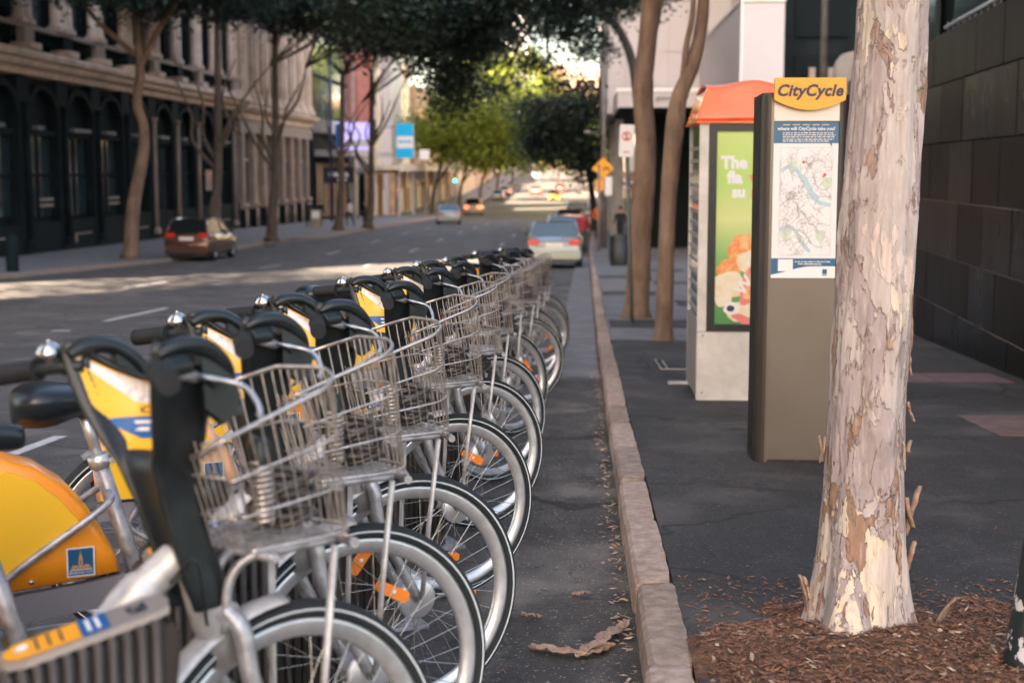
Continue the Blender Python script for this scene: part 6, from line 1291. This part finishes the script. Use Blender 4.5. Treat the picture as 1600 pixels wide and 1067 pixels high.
put_car(-.78, 46.6, 'p_silver', 'saloon', 'silver green saloon parked at the kerb just beyond the bicycles', 0, glass='pale_glass')
put_car(-14.0, 52.4, 'p_copper', 'hatch', 'copper brown hatchback parked at the left kerb by the dark building', -2)
put_car(-.62, 62, 'p_white', 'saloon', 'pale saloon parked in front of the silver green one', 0, glass='pale_glass')
put_car(-.50, 80, 'p_grey', 'saloon', 'third car in the line along the right kerb, with a blue grey window', 0)
put_car(-.1, 98, 'p_white', 'x', 'white van-like car further along the right kerb', 0)
put_car(.2, 118, 'p_dark', 'saloon', 'dark car at the far end of the right kerb line', 0)
put_car(-9.9, 108, 'p_grey', 'saloon', 'pale grey saloon waiting on the left near the shops', 4, glass='pale_glass')
put_car(-11.2, 152, 'p_tan', 'x', 'beige off-roader with lit brake lamps on the sunny junction', 0, True)
put_car(-6.9, 226, 'p_red', 'saloon', 'red car climbing the hill', 0, True)
put_car(-3.6, 205, 'p_yellow', 'saloon', 'yellow taxi on the hill', 0)
put_car(-3.2, 236, 'p_red', 'hatch', 'darker red hatchback behind the yellow taxi', 0)
put_car(-11.6, 205, 'p_grey', 'saloon', 'grey car parked on the left side of the hill', 0); put_car(-11.4, 222, 'p_dark', 'saloon', 'dark car parked higher on the left side of the hill', 0)
put_car(-9, 300, 'p_white', 'saloon', 'white car near the top of the hill', 0)
# ------------------------------------------------------------------ people
def person(x, y, lab, top, legs, pose=0, yaw=0, arm=.2, base=.12, hgt=1.72):
    r = empty('person', (x, y, gz(y) + base), math.radians(yaw)); tag(r, lab, 'person'); k = hgt / 1.72; me = bpy.data.meshes.new('body'); st = .22 if pose else .06
    V = [(0, 0, .95), (0, 0, 1.15), (0, 0, 1.38), (0, 0, 1.48), (0, .01, 1.60), (-.10, 0, .90), (-.11, st, .50), (-.11, st * .6, .08), (-.11, st * .6 + .14, .04), (.10, 0, .90), (.11, -st * .6, .50), (.11, -st * 1.4, .10), (.11, -st * 1.4 + .14, .05), (-.19, 0, 1.40), (-.25, -.04, 1.13), (-.24, arm, .92), (.19, 0, 1.40), (.25, .04, 1.13), (.24, arm + .05, .95), (0, .02, 1.70)]
    E_ = [(0, 1), (1, 2), (2, 3), (3, 4), (0, 5), (5, 6), (6, 7), (7, 8), (0, 9), (9, 10), (10, 11), (11, 12), (2, 13), (13, 14), (14, 15), (2, 16), (16, 17), (17, 18), (4, 19)]
    Rr = [.15, .14, .17, .06, .085, .09, .065, .045, .04, .09, .065, .045, .04, .065, .045, .035, .065, .045, .035, .075]
    me.from_pydata([(a * k, b * k, c * k) for a, b, c in V], E_, []); o = bpy.data.objects.new('body', me); S.collection.objects.link(o); o.parent = r; sk = o.modifiers.new('s', 'SKIN')
    for i, q in enumerate(Rr): me.skin_vertices[0].data[i].radius = (q * k * (1.15 if i < 3 else 1), q * k * (.75 if i < 3 else 1)); 
    me.skin_vertices[0].data[0].use_root = True; o.modifiers.new('b', 'SUBSURF').render_levels = 1
    bpy.context.view_layer.update(); dg = bpy.context.evaluated_depsgraph_get(); m2 = bpy.data.meshes.new_from_object(o.evaluated_get(dg)); o.modifiers.clear(); o.data = m2; m2.materials.clear()
    for mm in (legs, top, 'skin', 'black'): m2.materials.append(M[mm])
    for p in m2.polygons:
        z = p.center.z / k; xx = abs(p.center.x) / k; p.use_smooth = True
        p.material_index = 3 if z < .09 else (2 if z > 1.47 or (xx > .19 and z < 1.0) else (1 if z > .93 or xx > .19 else 0))
    h = MB(); h.lathe([(0, .105), (.05, .10), (.085, .06), (.09, 0), (.075, -.05)], c=(0, -.015 * k, 1.66 * k), n=14); h.build('hair', 'hair', r)
    return r
M['maroon'] = mat('maroon cloth', (.25, .02, .03), .8); M['navy'] = mat('dark cloth', (.015, .018, .025), .8); M['hivis'] = mat('orange vest', (.8, .16, .03), .7); M['shirt'] = mat('white shirt', (.6, .58, .56), .8)
person(.12, 57.5, 'person in a maroon top standing between the parked cars at the right kerb', 'maroon', 'navy', 1, 170, base=.0)
person(1.75, 61, 'person in dark clothes walking under the white building canopy', 'navy', 'navy', 1, 160, hgt=1.7)
person(.95, 72, 'person in an orange vest on the path near the yellow sign', 'hivis', 'navy', 0, 180)
person(-13.9, 92, 'person in dark clothes leaning beside the second tree on the left path', 'navy', 'navy', 0, 90)
person(-15.2, 94, 'person in a white shirt and dark trousers outside the shops on the left', 'shirt', 'navy', 1, 60)
person(-16.8, 92, 'person in dark clothes below the black awning', 'navy', 'navy', 1, -40)
person(-17.2, 90, 'person in black beside the sandwich board', 'navy', 'navy', 0, 20)
Y = 88; r = flat('sandwich_board', 'pale sandwich board standing on the left path', 'sandwich board')
x = px_x(493, Y); g = gz(Y) + .2
for k in (0, 1): m = MB(); m.prism([(-.32, 0), (.32, 0), (.32, 1.1), (-.32, 1.1)], (x, Y + (.3 if k else -.3), g), (1, 0, 0), (0, (-.25 if k else .25), 1), (0, .03, 0)); m.build('board', 'stone_pink', r); 
m = MB(); m.prism([(-.24, .55), (.24, .55), (.24, 1.0), (-.24, 1.0)], (x, Y - .31, g), (1, 0, 0), (0, .25, 1), (0, -.01, 0)); m.build('poster', 'white', r)
for i, (px, yy) in enumerate([(453, 96), (559, 112)]):
    m = MB(); xx = px_x(px, yy); m.tube([(xx, yy, gz(yy) + .1), (xx, yy, gz(yy) + 2.3)], .035, 6); tag(m.build('sign_post', 'pole'), ['thin post at the left kerb past the grey forked tree', 'thin post on the left path near the standing people'][i], 'post')
m = MB(); m.lathe([(.16, 0), (.16, .9), (.10, .98), (0, 1.0)], c=(px_x(5, 37), 37, gz(37) + .12), n=12); tag(m.build('bollard', 'stone_dk'), 'short dark bollard on the left path at the edge of view', 'bollard')
# traffic signals at the junction
r = flat('traffic_signal', 'traffic signal on a post at the far left corner of the sunny junction', 'traffic light'); Y = 168; x = px_x(712, Y)
m = MB(); m.tube([(x, Y, gz(Y)), (x, Y, gz(Y) + 4)], .07, 6); m.build('post', 'pole', r); m = MB(); m.box((x - .18, Y - .15, gz(Y) + 3.2), (x + .18, Y + .1, gz(Y) + 4.3)); m.build('signal_head', 'black', r)
for k, mm in enumerate(('tail', 'sign_yellow', 'green_lamp')):
    if mm == 'green_lamp': M[mm] = mat('green signal', (.02, .8, .45), .3, emit=3)
    m = MB(); m.lathe([(0, -.01), (.13, 0), (.13, .02)], c=(x, Y - .16, gz(Y) + 4.1 - k * .34), axis='y', n=10); m.build('lamp', mm, r)
